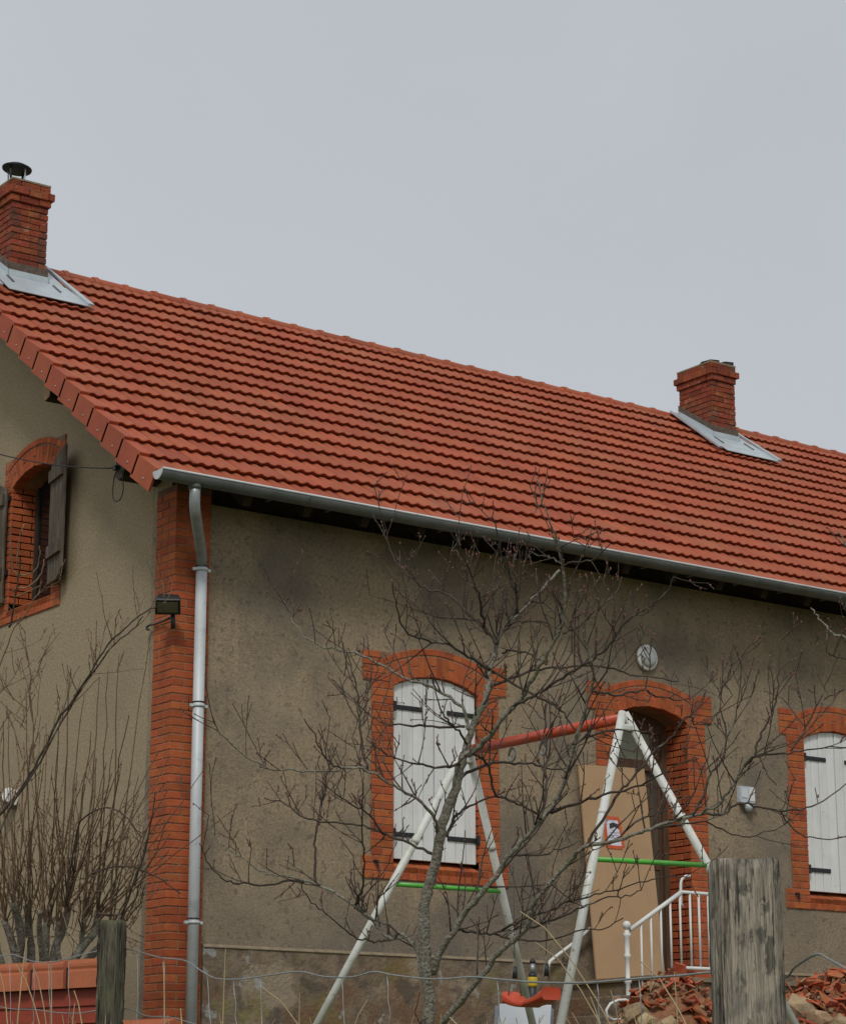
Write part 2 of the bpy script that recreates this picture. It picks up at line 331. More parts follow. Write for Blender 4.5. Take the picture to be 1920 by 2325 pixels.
# corner quoin
TOPZ = 5.0; NC = int(TOPZ/CH)
q = MB(); q.box((-.011,-.011,0), (.335,.10,TOPZ)); q.box((-.0111,.1001,0), (.10,.325,TOPZ-.001)); quoin = q.build('corner_quoin', M['mortar'], H)
B = Bricks(quoin, M['brick'], True); Blow = Bricks(quoin, M['brick'], False)
pr = .016
for i in range(NC):
    z = i*CH+CH/2; h = CH-J; T = B if z > .42 else Blow
    if i % 2 == 0:
        T.brick(((.22-J-pr)/2, .05-pr/2, z), (.22-J+pr, .10+pr, h)); T.brick((.225+.055-J/2+.003, .05-pr/2, z), (.11-J+.004, .10+pr, h)); T.brick((.05-pr/2, .108+.11, z), (.10+pr, .22-J, h))
    else:
        T.brick((.05-pr/2, (.22-J-pr)/2, z), (.10+pr, .22-J+pr, h)); T.brick((.108+.115-.002, .05-pr/2, z), (.225-J+.004, .10+pr, h)); T.brick((.05-pr/2, .222+.053, z), (.10+pr, .105-J, h))
Blow.finish()
nb_single = B.n
# window and door surrounds; local frame: u along the wall, d outward, z up
def surround(name, c, hw, zb, zc, RI, single, O, ud, dd, sill=True, bot=None, deep=False, jambw=.235, block=.10):
    """O + u*ud + d*dd + z; c centre along u"""
    O = Vector(O); ud = Vector(ud); dd = Vector(dd); up = Vector((0,0,1))
    Rm = Matrix((ud, -dd, up)).transposed().to_4x4()
    def P(u, d, z): return O+ud*u+dd*d+up*z
    zcen = zc-RI; a0 = math.asin(hw/RI); zs = zcen+RI*cos(a0)
    m = MB()
    def slab(u0, u1, z0, z1, d0=-.05, d1=.0105):
        m.prism([P(u0,d0,z0), P(u1,d0,z0), P(u1,d1,z0), P(u0,d1,z0)], (0,0,z1-z0))
    zbot = zb-.19 if sill else zb
    nsp = 4; ztop = zs+.02+nsp*CH
    for s in (-1, 1):
        e = c+s*hw; o = c+s*(hw+jambw); oo = c+s*(hw+jambw+block)
        slab(min(e,o), max(e,o), zb+.012 if sill else zb, zs+.018, -.30 if deep else -.12)
        slab(min(e-s*.0,oo), max(e,oo), zs+.019, ztop)
        if sill: slab(min(e,oo), max(e,oo), zbot, zb+.011, -.30 if deep else -.12)
    # arch backing
    NA = 16; R2 = RI+.262
    pts = [P(c+RI*sin(-a0+2*a0*k/NA), .010, zcen+RI*cos(-a0+2*a0*k/NA)) for k in range(NA+1)]
    po = [P(c+R2*sin(-a0+2*a0*k/NA), .010, zcen+R2*cos(-a0+2*a0*k/NA)) for k in range(NA+1)]
    for k in range(NA): m.prism([pts[k], pts[k+1], po[k+1], po[k]], -dd*(.31 if deep else .14))
    if sill:
        m.prism([P(c-hw,.006,zbot), P(c-hw,.006,zb-.15), P(c-hw,-.20,zb-.06), P(c-hw,-.20,zbot)], ud*(2*hw))
    part = m.build(name, M['mortar'], H)
    B = Bricks(part, M['brick'], single); h = CH-J
    def br(u0, u1, z, d0=-.10, d1=.016, hh=h): B.brick(P((u0+u1)/2, (d0+d1)/2, z), (u1-u0, d1-d0, hh), Rm)
    for s in (-1, 1):
        e = c+s*hw; o = c+s*(hw+jambw); oo = c+s*(hw+jambw+block); e2 = e-s*.004
        z = zb+.015 if sill else zb; i = 0; nj = round((zs+.02-z)/CH); CJ = (zs+.02-z)/nj
        for i in range(nj):
            zz = z+CJ/2; mid = e+s*(.115 if jambw > .2 else .0)
            db = -.21 if i % 2 else -.10
            if i % 2 or jambw < .2: br(min(e2,o), max(e2,o), zz, db if deep else -.10)
            else: br(min(e2,mid-s*J/2), max(e2,mid-s*J/2), zz, db if deep else -.10); br(min(mid+s*J/2,o), max(mid+s*J/2,o), zz)
            if deep:
                B.brick(P(e+s*.03, (db-J-.32)/2, zz), (.075, .32+db-J, h), Rm)
            z += CJ
        for r in range(nsp):
            zz = zs+.02+r*CH+CH/2; ra = (zz-zcen)*tan(a0)              # where the arch end is at this height
            ei = c+s*(ra+.008); L_ = abs(oo-ei)
            if r % 2 and L_ > .2:
                mid = oo-s*.11; br(min(mid+s*J/2,oo), max(mid+s*J/2,oo), zz); br(min(ei,mid-s*J/2), max(ei,mid-s*J/2), zz)
            else: br(min(ei,oo), max(ei,oo), zz)
        if sill:
            for r in range(3):
                zz = zbot+r*CH+CH/2
                if r == 1: mid = e+s*.115; br(min(e,mid-s*J/2), max(e,mid-s*J/2), zz); br(min(mid+s*J/2,oo), max(mid+s*J/2,oo), zz)
                else: mid = oo-s*.11; br(min(mid+s*J/2,oo), max(mid+s*J/2,oo), zz); br(min(e,mid-s*J/2), max(e,mid-s*J/2), zz)
    nv = max(8, round(2*a0*(RI+.1)/CH))
    for k in range(nv):                                                   # upright voussoirs
        a = -a0+2*a0*(k+.5)/nv; R_ = RI+.095-.006
        Ra = Rm @ Matrix.Rotation(a, 4, 'Y')
        wv = 2*a0*RI/nv-J*.8
        if k % 3 == 1:
            for rr, hh in ((RI+.0435, .09), (RI+.143, .085)): B.brick(P(c+rr*sin(a), (-.10+.016)/2, zcen+rr*cos(a)), (wv+.006, .116, hh), Ra)
        else: B.brick(P(c+R_*sin(a), (-.10+.016)/2, zcen+R_*cos(a)), (wv+.006, .116, .19), Ra)
    no = max(5, round(2*a0*R2/.225))
    for k in range(no):                                                   # thin outer ring laid flat, each half straight enough
        for hlf in (0, 1):
            a = -a0+2*a0*(k+.25+.5*hlf)/no; R_ = RI+.228
            B.brick(P(c+R_*sin(a), (-.10+.018)/2, zcen+R_*cos(a)), (a0*R_/no-(J if hlf == k % 2 else .002), .118, .058), Rm @ Matrix.Rotation(a, 4, 'Y'))
    if sill:
        ns = int(2*hw/.085); dz = atan2(.09, .206)
        for k in range(ns):                                               # sloping sill of bricks on edge
            u = c-hw+(k+.5)*2*hw/ns
            B.brick(P(u, -.093, zb-.055), (2*hw/ns-J, .235, .07), Rm @ Matrix.Rotation(dz, 4, 'X'))
            B.brick(P(u, -.04, zbot+.035), (2*hw/ns-J, .11, .062), Rm)
    B.finish()
    return part, B.n
_, nw = surround('window_surround', WIN[0], HW, Z0, ZC, RI, True, (0,0,0), (1,0,0), (0,-1,0))
_, _ = surround('window_surround', WIN[1], HW, Z0, ZC, RI, False, (0,0,0), (1,0,0), (0,-1,0))
_, _ = surround('door_surround', DOOR, DHW, .9, ZC, RI, False, (0,0,0), (1,0,0), (0,-1,0), sill=False, deep=True)
_, _ = surround('window_surround', -(GY0+GY1)/2, (GY1-GY0)/2, GZ0, GZC, .92, False, (0,0,0), (0,-1,0), (-1,0,0), deep=True, jambw=.115, block=.06)
print('single bricks', nb_single, nw)
# ---- white plank shutters on the front windows
def arch_leaf(c, hw, z0, ztop_f, n, gap=.004):
    out = []
    for k in range(n):
        a = -hw+2*hw*k/n; b = -hw+2*hw*(k+1)/n; out.append((a, b))
    return out
def front_shutters(c):
    for s in (-1, 1):
        W = HW-.008; N = 4
        root = None
        zt = lambda u: ZCEN+sqrt((RI-.010)**2-u*u)
        edges = [s*(.004+(W-.004)*k/N) for k in range(N+1)]
        # back batten frame is the leaf itself; planks are its pieces
        mb = MB()
        for zz in (2.135, 3.289): mb.box((c+min(edges)+.03, .052, zz-.05), (c+max(edges)-.03, .075, zz+.05))
        root = mb.build('shutter', M['white_paint'], H)
        for k in range(N):
            a, b = sorted(edges[k:k+2]); a += .0036; b -= .0036; dy = rnd.uniform(-.0015, .0015)
            pm = MB(); pm.prism([(c+a, .024+dy, Z0+.004), (c+b, .024+dy, Z0+.004), (c+b, .024+dy, zt(b)), (c+(a+b)/2, .024+dy, zt((a+b)/2)), (c+a, .024+dy, zt(a))], (0, .027, 0))
            beveled(pm.build('plank', M['shutter_paint'], root), .004, 2)
        for zz in (2.137, 3.289):
            x0 = c+s*(HW+.012); x1 = c+s*(HW-.345)
            hm = MB(); hm.box((min(x0,x1), .010, zz-.021), (max(x0,x1), .0235, zz+.021)); hm.box((c+s*(HW-.012)-.014, -.024, zz-.045), (c+s*(HW-.012)+.014, .010, zz+.045))
            beveled(hm.build('strap_hinge', M['black_iron'], root), .004, 2)
for c in WIN: front_shutters(c)
# dark window behind each pair of shutters
for c in WIN:
    fr = MB(); 
    for a, b in ((-HW, -HW+.06), (HW-.06, HW), (-.03, .03)): fr.box((c+a, .24, Z0), (c+b, .30, ZC))
    f = fr.build('window', M['white_paint'], H)
    MB().box((c-HW+.061, .262, Z0), (c+HW-.061, .27, ZC)).build('pane', M['glass_dark'], f)
# small iron shutter catches in the sill blocks
for c in WIN:
    for s in (-1, 1):
        m = MB(); x = c+s*(HW+.19); m.box((x-.03, -.05, Z0-.045), (x+.01, -.016, Z0-.03)); m.box((x-.005, -.05, Z0-.10), (x+.01, -.038, Z0-.045)); m.build('shutter_catch', M['black_iron'], H)
# ---- door: frame, transom light, dark door leaf ajar
d = MB(); x0, x1 = DOOR-DHW, DOOR+DHW
for a, b in ((x0+.001, x0+.075), (x1-.075, x1-.001)): d.box((a, .30, .90), (b, .38, ZC-.001))
d.box((x0+.076, .301, 3.02), (x1-.076, .381, 3.12)); d.box((x0+.076, .302, 3.40), (x1-.076, .379, ZC-.001))
door = d.build('door', M['door_wood'], H)
MB().box((x0+.076, .335, 3.121), (x1-.20, .345, 3.399)).build('transom_light', M['curtain'], door)
MB().box((x1-.20, .33, 3.121), (x1-.076, .35, 3.399)).build('transom_panel', M['door_wood'], door)
lf = MB(); lf.box((x1-.30, .34, .90), (x1-.076, .385, 3.019)); leaf = lf.build('door_leaf', M['door_trim'], door)
m = MB()
for a in (x1-.285, x1-.11): m.box((a, .328, .93), (a+.03, .34, 3.0))
for z in (1.3, 2.05): m.box((x1-.255, .33, z), (x1-.11, .341, z+.04))
m.build('door_moulding', M['door_wood'], leaf)
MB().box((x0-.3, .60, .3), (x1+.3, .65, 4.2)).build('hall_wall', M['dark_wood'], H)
MB().box((x1-.46, .36, .9), (x1-.301, .40, 3.019)).build('door_gap_shade', M['glass_dark'], door)  # black strip standing in for the unlit hall beside the leaf
# ---- gable window: frame, dark glass, two weathered plank shutters folded back
gc = (GY0+GY1)/2
m = MB()
for a, b in ((GY0+.001, GY0+.06), (GY1-.06, GY1-.001), (gc-.03, gc+.03)): m.box((.24, a, GZ0), (.30, b, GZC-.001))
m.box((.241, GY0+.061, GZ0), (.299, gc-.031, GZ0+.06)); m.box((.241, gc+.031, GZ0), (.299, GY1-.061, GZ0+.06))
f = m.build('window', M['dark_wood'], H)
for a, b in ((GY0+.061, gc-.031), (gc+.031, GY1-.061)): MB().box((.262, a, GZ0+.061), (.27, b, GZC-.002)).build('pane', M['glass_dark'], f)
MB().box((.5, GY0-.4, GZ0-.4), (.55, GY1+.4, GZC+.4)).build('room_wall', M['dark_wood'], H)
def gable_shutter(hinge_y, s, ang):
    """s=-1 folds back towards the street corner, +1 away from it"""
    Lw = .43; R0 = Matrix.Translation((-.045, hinge_y, 0)) @ Matrix.Rotation(ang, 4, 'Z')
    Rr = .92; zcen = GZC-Rr; half = (GY1-GY0)/2
    zt = lambda t: zcen+sqrt(max(.01, Rr*Rr-(half-t)**2))-.01
    root = None
    for z0 in (5.50, 4.76):
        m = MB(); m.prism([(-.024, s*.02, z0), (-.024, s*(Lw-.02), z0), (-.024, s*(Lw-.02), z0+.115), (-.024, s*.02, z0+.115)], (-.028,0,0), R0)
        if root: m.build('batten', M['grey_wood'], root)
        else: root = m.build('gable_shutter', M['grey_wood'], H)
    for k in range(3):
        a, b = .0+Lw*k/3+.002, Lw*(k+1)/3-.002
        pm = MB(); pm.prism([(0, s*a, GZ0+.02+(.05 if k == 2 else 0)*0), (0, s*b, GZ0+.02+(.09 if k == 2 else 0)), (0, s*b, zt(b)), (0, s*a, zt(a))], (-.023,0,0), R0)
        beveled(pm.build('plank', M['grey_wood'], root), .003, 1)
    for z in (4.80, 5.55):
        hm = MB(); hm.box((.0, -.02 if s < 0 else -.02, z), (.03, .03, z+.05), R0); hm.build('hinge_pin', M['black_iron'], root)
gable_shutter(GY0-.02, -1, radians(-10)); gable_shutter(GY1+.02, 1, radians(12))

# ---- roof
RM = Matrix.Translation((0, 0, roofz(0))) @ Matrix.Rotation(TH, 4, 'X')       # local: x along eave, y up the slope, z normal
V0 = -.467/cos(TH); VR = RY/cos(TH); G = .352; TWD = .243
rb = MB(); rb.box((XL+.06, V0+.05, -.05), (XR, VR, -.012), RM)
RM2 = Matrix.Translation((0, DEPTH, 0)) @ Matrix.Diagonal((1,-1,1,1)) @ RM
rb.box((XL+.06, V0+.05, -.05), (XR, VR, -.012), RM2); roof = rb.build('roof', M['dark_wood'], H)
MB().box((XL, V0, -.005), (XR, VR-.02, .045), RM2).build('rear_slope', M['tile'], roof)
def tile_mesh():
    prof = []                                    # (u, height) across one tile: a round roll and a flatter roll
    for u, h in ((0,.006),(.012,0.0024),(.026,0.0048),(.040,0.0120),(.052,0.0168),(.070,0.0184),(.086,0.0160),(.098,0.0088),(.110,0.0032),(.130,0.0016),(.148,0.0048),(.160,0.0112),(.172,0.0176),(.186,0.0200),(.200,0.0176),(.214,0.0104),(.228,0.0048),(.243,0.0048)): prof.append((u, h))
    n = len(prof); V = []
    for v, wb, th in ((0, .045, 0), (.008, .050, 0), (G+.045, .004, 0)):
        for u, h in prof: V.append((u, v, wb+h))
    for u, h in prof: V.append((u, .045, .002+h*.35))
    F = []
    for r in (0, 1):
        for i in range(n-1): F.append((r*n+i, r*n+i+1, (r+1)*n+i+1, (r+1)*n+i))
    for i in range(n-1): F.append((3*n+i, 3*n+i+1, i+1, i))
    F.append((3*n, 0, n, 2*n)); F.append((4*n-1, 3*n-1, 2*n-1, n-1))
    return V, F
TV, TF = tile_mesh()
tm = MB(); tm.add(TV, TF, False); TME = tm.mesh('roof_tile', M['tile'])
CHX = [(.035, .455), (9.85, 10.26)]; CHY = (3.62, 4.24)
def on_flash(x, y):
    for a, b in CHX:
        if a-.02 < x < b+.02 and y > CHY[0]+.02 and y < CHY[1]+.1: return True
    return False
ROWS = 17; COLS = int((XR-XL-.02)/TWD); tiles = []
for r in range(ROWS):
    for c in range(COLS):
        x = XL+.055+c*TWD; v = V0+r*G
        ctr = RM @ Vector((x+TWD/2, v+G/2, .03))
        if on_flash(ctr.x, ctr.y): continue
        tiles.append((depth(ctr), x, v))
tiles.sort(); big = MB()
for k, (dd_, x, v) in enumerate(tiles):
    Mx = RM @ Matrix.Translation((x+rnd.uniform(-.002,.002), v+rnd.uniform(-.003,.003), rnd.uniform(-.002,.002))) @ Matrix.Rotation(rnd.uniform(-.004,.004), 4, 'Z')
    if k < 300: link('roof_tile', TME, roof, Mx)
    else: big.add([Mx @ Vector(p) for p in TV], TF)
big.build('far_roof_tiles', M['tile'], roof, kind='stuff')
# verge tiles down the gable edge
def verge_mesh():
    m = MB(); w = .030
    m.prism([(0,0,-.155),(0,G+.03,-.185),(0,G+.03,.026),(0,.012,.062),(0,0,.056)], (.022,0,0))
    m.prism([(.0221,0,.030),(.0221,G+.03,.002),(.0221,G+.03,.026),(.0221,.012,.062),(.0221,0,.056)], (.075,0,.0))
    m.lathe([(.006,-.004),(.006,.0)], Matrix.Translation((0,.16,-.10)) @ Matrix.Rotation(pi/2, 4, 'Y'), 8)
    return m.mesh('verge_tile', M['verge'])
VM = verge_mesh()
NAIL = MB(); NAIL.lathe([(.0001,-.008),(.007,-.006),(.007,.001)], Matrix.Translation((0,.15,-.10)) @ Matrix.Rotation(pi/2, 4, 'Y'), 8); NAILM = NAIL.mesh('nail_head', M['flash'])
for r in range(ROWS):
    Mx = RM @ Matrix.Translation((XL, V0+r*G, 0)); link('verge_tile', VM, roof, Mx); link('verge_nail', NAILM, roof, Mx)
# ridge tiles
rm = MB(); n = 10; V = []; F = []
for (xx, R_) in ((0,.125),(.05,.135),(.07,.120),(.40,.112)):
    for j in range(n+1):
        a = radians(-12)+(pi+radians(24))*j/n; V.append((xx, R_*cos(a), R_*sin(a)*.78))
for i in range(3):
    for j in range(n): F.append((i*(n+1)+j, (i+1)*(n+1)+j, (i+1)*(n+1)+j+1, i*(n+1)+j+1))
F.append(tuple(range(n+1))); rm.add(V, F); RME = rm.mesh('ridge_tile', M['tile'])
x = XL-.01
while x < XR:
    if not (CHX[0][0]-.3 < x < CHX[0][1]-.05 and False): link('ridge_tile', RME, roof, Matrix.Translation((x, RY, RZ-.01+rnd.uniform(-.003,.003))))
    x += .365
# rafters, purlins
m0 = MB(); m0.box((-.04, V0+.07, -.16), (.04, V0+.85, -.055), RM); RAF = m0.mesh('rafter_tail', M['dark_wood'])
x = .5
while x < 13: link('rafter_tail', RAF, roof, Matrix.Translation((x, 0, 0))); x += .62
for y, ex in ((.36, -.37), (1.84, -.37), (4.2, -.30)):
    zt = roofz(y)-.25
    m = MB(); p = [(0,-.085,-.0),(0,.075,.06),(0,.085,-.08),(0,.02,-.125),(0,-.065,-.10)]
    m.prism([(ex, y+a[1], zt-.08+a[2]) for a in p], (-ex+.2,0,0)); pu = m.build('purlin', M['dark_wood'], roof)
    m = MB(); m.prism([(ex-.003, y+a[1]*.96, zt-.08+a[2]*.96) for a in p], (.0025,0,0)); m.build('purlin_end', M['cut_wood'] if y > 1 else M['grey_wood'], pu)

# ---- gutter
gy, gz, gr = -.545, 4.918, .078
def half_round(x0, x1, r, th=.004, a0=pi*1.0, a1=2*pi, n=12):
    m = MB(); V = []
    for x in (x0, x1):
        for rr in (r, r-th):
            for j in range(n+1):
                a = a0+(a1-a0)*j/n; V.append((x, gy+rr*cos(a), gz+rr*sin(a)))
    k = n+1; F = []
    for j in range(n):
        F.append((j, j+1, 2*k+j+1, 2*k+j)); F.append((k+j+1, k+j, 3*k+j, 3*k+j+1))
        F.append((j+1, j, k+j, k+j+1)); F.append((2*k+j, 2*k+j+1, 3*k+j+1, 3*k+j))
    F.append((0, 2*k, 3*k, k)); F.append((n, k+n, 3*k+n, 2*k+n)); m.add(V, F, True); return m
gut = half_round(XL-.005, XR-.2, gr).build('gutter', M['zinc'], H)
m = MB(); m.tube([(XL-.005, gy-gr+.002, gz+.004), (XR-.2, gy-gr+.002, gz+.004)], .011, 8); m.build('rolled_lip', M['zinc_light'], gut)
m = MB(); m.prism([(XL-.012, gy+.0785*cos(pi+pi*j/12), gz+.0785*sin(pi+pi*j/12)) for j in range(13)], (.009,0,0)); m.build('end_cap', M['zinc_light'], gut)
x = .95
while x < 14: half_round(x, x+.018, gr+.004, .003).build('gutter_seam', M['zinc'], gut); x += .92+rnd.uniform(-.05, .05)
x = .7
while x < 14:
    m = MB(); m.box((x, gy+gr-.01, gz-.03), (x+.03, gy+gr+.16, gz-.01)); m.build('gutter_bracket', M['zinc'], gut); x += .62
# ---- downpipe
pr_ = .047
px0 = -.142; path = [Vector(p) for p in ((px0,-.535,4.85),(px0,-.54,4.77),(px0+.004,-.532,4.70),(px0+.022,-.51,4.64),(px0+.055,-.475,4.585),(.15,-.165,4.40),(.185,-.122,4.345),(.20,-.10,4.26))]
m = MB(); m.tube(path, pr_, 16); dp = m.build('downpipe', M['zinc_mid'], H)
m = MB(); m.tube([(.20,-.10,4.275), (.198,-.10,-.02)], pr_+.002, 16); m.build('straight_pipe', M['zinc_light'], dp)
m = MB(); m.tube([(px0,-.535,4.86), (px0,-.538,4.81)], pr_+.008, 16); m.build('outlet_sleeve', M['zinc'], dp)
for z in (4.245, 3.06, 1.245):
    m = MB(); m.tube([(.20,-.10,z-.012), (.20,-.10,z+.012)], pr_+.010, 16); m.box((.20-.085,-.112,z-.012), (.20+.085,-.088,z+.012)); m.box((.19,-.06,z-.011), (.21,.02,z+.011)); m.build('pipe_clamp', M['zinc_light'], dp)
    m = MB(); m.tube([(.20,-.10,z+.026), (.20,-.10,z+.036)], pr_+.006, 16); m.build('pipe_joint', M['black_iron'], dp)
# ---- chimneys
def chimney(x0, x1, zt, hat):
    y0, y1 = CHY; m = MB(); zb = roofz(y0)-.1
    zbody = zt-.245
    m.box((x0+.012, y0+.012, zb), (x1-.012, y1-.012, zt-.02)); 
    ch = m.build('chimney', M['mortar_old'], H); B = Bricks(ch, M['brick_old'], False)
    def course(z, h, e, odd):
        X0, X1, Y0, Y1 = x0-e, x1+e, y0-e, y1+e; D = .10; hh = h-J
        def run(a, b, first, put):
            t = a; L_ = first
            while t < b-.015:
                u = min(t+L_, b); put(t, u); t = u; L_ = .22
        for Y, s in ((Y0+D/2, 1), (Y1-D/2, 1)): run(X0, X1, .22 if odd else .105, lambda a, b: B.brick(((a+b)/2, Y, z), (b-a-J*.8, D, hh), jit=.004))
        for X in (X0+D/2, X1-D/2): run(Y0+D, Y1-D, .22 if not odd else .105, lambda a, b: B.brick((X, (a+b)/2, z), (D, b-a-J*.8, hh), jit=.004))
    z = roofz(y0)+.10; i = 0
    while z < zbody-.02: course(z+CH/2, CH, 0, i % 2); z += CH; i += 1
    for e, h in ((.022, .078), (.045, .085), (.012, .075)): course(z+h/2, h, e, i % 2); z += h; i += 1
    B.finish()
    m = MB(); m.box((x0-.012, y0-.012, z), (x1+.012, y1+.012, z+.02)); m.build('chimney_crown', M['cement'], ch)
    # mortar fillet
    m = MB()
    e = .014; zf = roofz(y0)-.05
    m.prism([(x0-e,y0-e,zf), (x1+e,y0-e,zf), (x1+e,y0-e,roofz(y0)+.245), (x0-e,y0-e,roofz(y0)+.25)], (0,e+.02,0))
    for xa in (x0-e-.001, x1-.02): m.prism([(xa,y0-e+.001,zf), (xa,y0-e+.001,roofz(y0)+.245), (xa,y1,roofz(y1)+.20), (xa,y1,roofz(y1)-.05)], (e+.021,0,0))
    m.build('mortar_band', M['mortar_old'], ch)
    # zinc flashing: apron, upstand, side gutters
    v0 = (y0)/cos(TH); va = v0-.50; vb = (y1-.02)/cos(TH)
    fl = MB(); fl.prism([(x0-.20,va,.086), (x1+.30,va,.086), (x1+.215,v0+.02,.086), (x0-.20,v0,.086)], (0,0,.008), RM)
    flash = fl.build('chimney_flashing', M['flash'], ch)
    m = MB(); m.box((x0-.022, y0-.030, roofz(y0)+.055), (x1+.022, y0-.016, roofz(y0)+.16)); m.build('upstand', M['flash'], flash)
    for s, xe in ((-1, x0-.018), (1, x1+.018)):
        m = MB(); m.prism([(xe, y0-.03, roofz(y0)+.03), (xe, y0-.03, roofz(y0)+.16), (xe, y1, roofz(y1)+.13), (xe, y1, roofz(y1)+.02)], (s*.008,0,0)); m.build('upstand', M['flash'], flash)
        xo = xe+s*.19; a, b = sorted((xe+s*.009, xo))
        m = MB(); m.prism([(a, v0-.02 if s < 0 else v0-.0, .083), (b, v0-.02 if s < 0 else v0-.0, .083), (b, vb+.02, .083), (a, vb+.02, .083)], (0,0,.006), RM); m.build('side_sheet', M['flash'], flash)
        m = MB(); k = .14 if s < 0 else .30
        m.prism([(xo, vb, .09), (xo+s*.03, vb, .09), (xo+s*.13, va+.02, .095), (xo+s*.06, va+.02, .095)], (0,0,.022), RM); m.build('edge_fold', M['flash'], flash)
        m = MB(); m.prism([(xe+s*.02, v0-.02, .094), (xe+s*.045, v0-.02, .094), (xe+s*.05, va+.28, .094), (xe+s*.025, va+.28, .094)], (0,0,.01), RM); m.build('apron_seam', M['zinc'], flash)
    if hat:
        cx, cy = (x0+x1)/2-.035, (y0+y1)/2-.02; zt2 = z+.02
        m = MB(); m.tube([(cx,cy,zt2-.02), (cx,cy,zt2+.05)], .085, 20); cowl = m.build('chimney_cowl', M['zinc_light'], ch)
        m = MB(); m.lathe([(.155,.0),(.158,.012),(.10,.045),(.02,.065),(.002,.067)], Matrix.Translation((cx,cy,zt2+.225)) @ Matrix.Rotation(radians(5),4,'Y'), 28); m.lathe([(.150,-.004),(.155,.0)], Matrix.Translation((cx,cy,zt2+.225)) @ Matrix.Rotation(radians(5),4,'Y'), 28); m.build('cowl_hat', M['black_iron'], cowl)
        for k in range(4):
            a = k*pi/2+.5; m = MB(); m.tube([(cx+.08*cos(a),cy+.08*sin(a),zt2+.03), (cx+.105*cos(a),cy+.105*sin(a),zt2+.13), (cx+.11*cos(a),cy+.11*sin(a),zt2+.235)], .008 if k % 2 else .013, 6); m.build('cowl_strut', M['zinc_light'] if k % 2 else M['black_iron'], cowl)
    else:
        for k in range(2):
            m = MB(); xa = x0+.02+k*.25
            pts = [(xa, y0+.02, z+.02), (xa+.13, y0+.0, z+.028), (xa+.17, y0+.16, z+.02), (xa+.04, y0+.30, z+.02), (xa-.03, y0+.16, z+.02)]
            m.prism(pts, (0,0,.025+.02*k)); m.build('loose_slate', M['black_iron'], ch)
chimney(*CHX[0], 9.12, True); chimney(*CHX[1], 9.0, False)

# ================================================================== fittings on the house
# cable and loop
c = Th('cable', 'thin black cable strung to the gable with a hanging loop beside the dark shutter', 'cable', onX(262, 1063, -.39))
a = onX(-60, 1013, -.45); b = onX(262, 1063, -.40)
m = MB(); m.tube([a.lerp(b, t)-Vector((0,0,.06*4*t*(1-t))) for t in [i/14 for i in range(15)]], .006, 6); c.put(m, 'strand', M['cable'])
m = MB(); ctr = onX(268, 1103, -.40); m.tube([ctr+Vector((.004*sin(t*3), -.105*sin(t)*(.9 if cos(t) > 0 else 1), .14*cos(t))) for t in [2*pi*i/28 for i in range(29)]], .005, 6); c.put(m, 'loop', M['cable'])
m = MB(); m.box(tuple(b-Vector((.02,.035,.02))), tuple(b+Vector((.05,.02,.02)))); c.put(m, 'anchor', M['black_iron'])
# floodlight on the quoin
fl = Th('floodlight', 'black square floodlight on a bracket at the brick corner', 'floodlight', onX(392, 1410, -.03))
ctr = onY(381, 1374, -.17); face = Vector((-.36,-.55,-.75)).normalized(); rt = Vector((.84,-.54,0)).normalized(); upv = rt.cross(face)*-1
if upv.z < 0: upv = -upv
FM = Matrix((rt, face, upv)).transposed().to_4x4(); FM.translation = ctr
m = MB(); V = []
for y_, sx, sz in ((.03,.108,.082),(.0,.108,.082),(-.085,.080,.055)):
    V += [FM @ Vector((sx*a_, y_, sz*b_)) for a_, b_ in ((-1,-1),(1,-1),(1,1),(-1,1))]
m.add(V, [(0,1,2,3),(11,10,9,8)]+[(r*4+i, r*4+(i+1) % 4+4, r*4+(i+1) % 4, 0)[:0] or (r*4+i, r*4+4+i, r*4+4+(i+1) % 4, r*4+(i+1) % 4) for r in (0,1) for i in range(4)])
hsg = fl.put(m, 'housing', M['black_plastic']); beveled(hsg, .006, 2)
m = MB(); m.box((-.086,.031,-.052), (.086,.036,.052), FM); fl.put(m, 'glass', mat('flood_glass', (.13,.12,.08), (.16,.15,.10), 14, .2, spec=.5))
m = MB(); m.box((-.10,.0,.0725), (.10,.032,.078), FM); fl.put(m, 'visor', M['grey_metal'])
m = MB(); m.tube([onY(392,1395,-.12), onY(393,1428,-.10)], .021, 10); fl.put(m, 'motion_sensor', M['black_plastic'])
m = MB(); m.tube([onY(391,1398,-.12), onY(391,1398,-.02)], .014, 8); fl.put(m, 'bracket', M['black_plastic'])
m = MB(); m.tube([onY(389,1402,-.09), onX(368,1411,-.04), onX(350,1418,-.04), onX(340,1419,-.04), onX(333,1424,-.05), onX(334,1429,-.05), onX(338,1430,-.05)], [.010,.010,.009,.009,.011,.012,.008], 8); fl.put(m, 'conduit', M['black_plastic'])
# small white lamp on the gable wall
p = onX(30, 1815, -.03); sl = Th('wall_lamp', 'small white box lamp on the gable wall behind the shrub', 'lamp', p)
m = MB(); m.box((-.10,-.05,-.06), (.03,.05,.075), Matrix.Translation(p) @ Matrix.Rotation(.3,4,'Y')); beveled(sl.put(m, 'housing', M['white_paint']), .008)
m = MB(); m.box((-.07,-.045,-.10), (.02,.045,-.065), Matrix.Translation(p) @ Matrix.Rotation(.3,4,'Y')); sl.put(m, 'lens', M['black_plastic'])
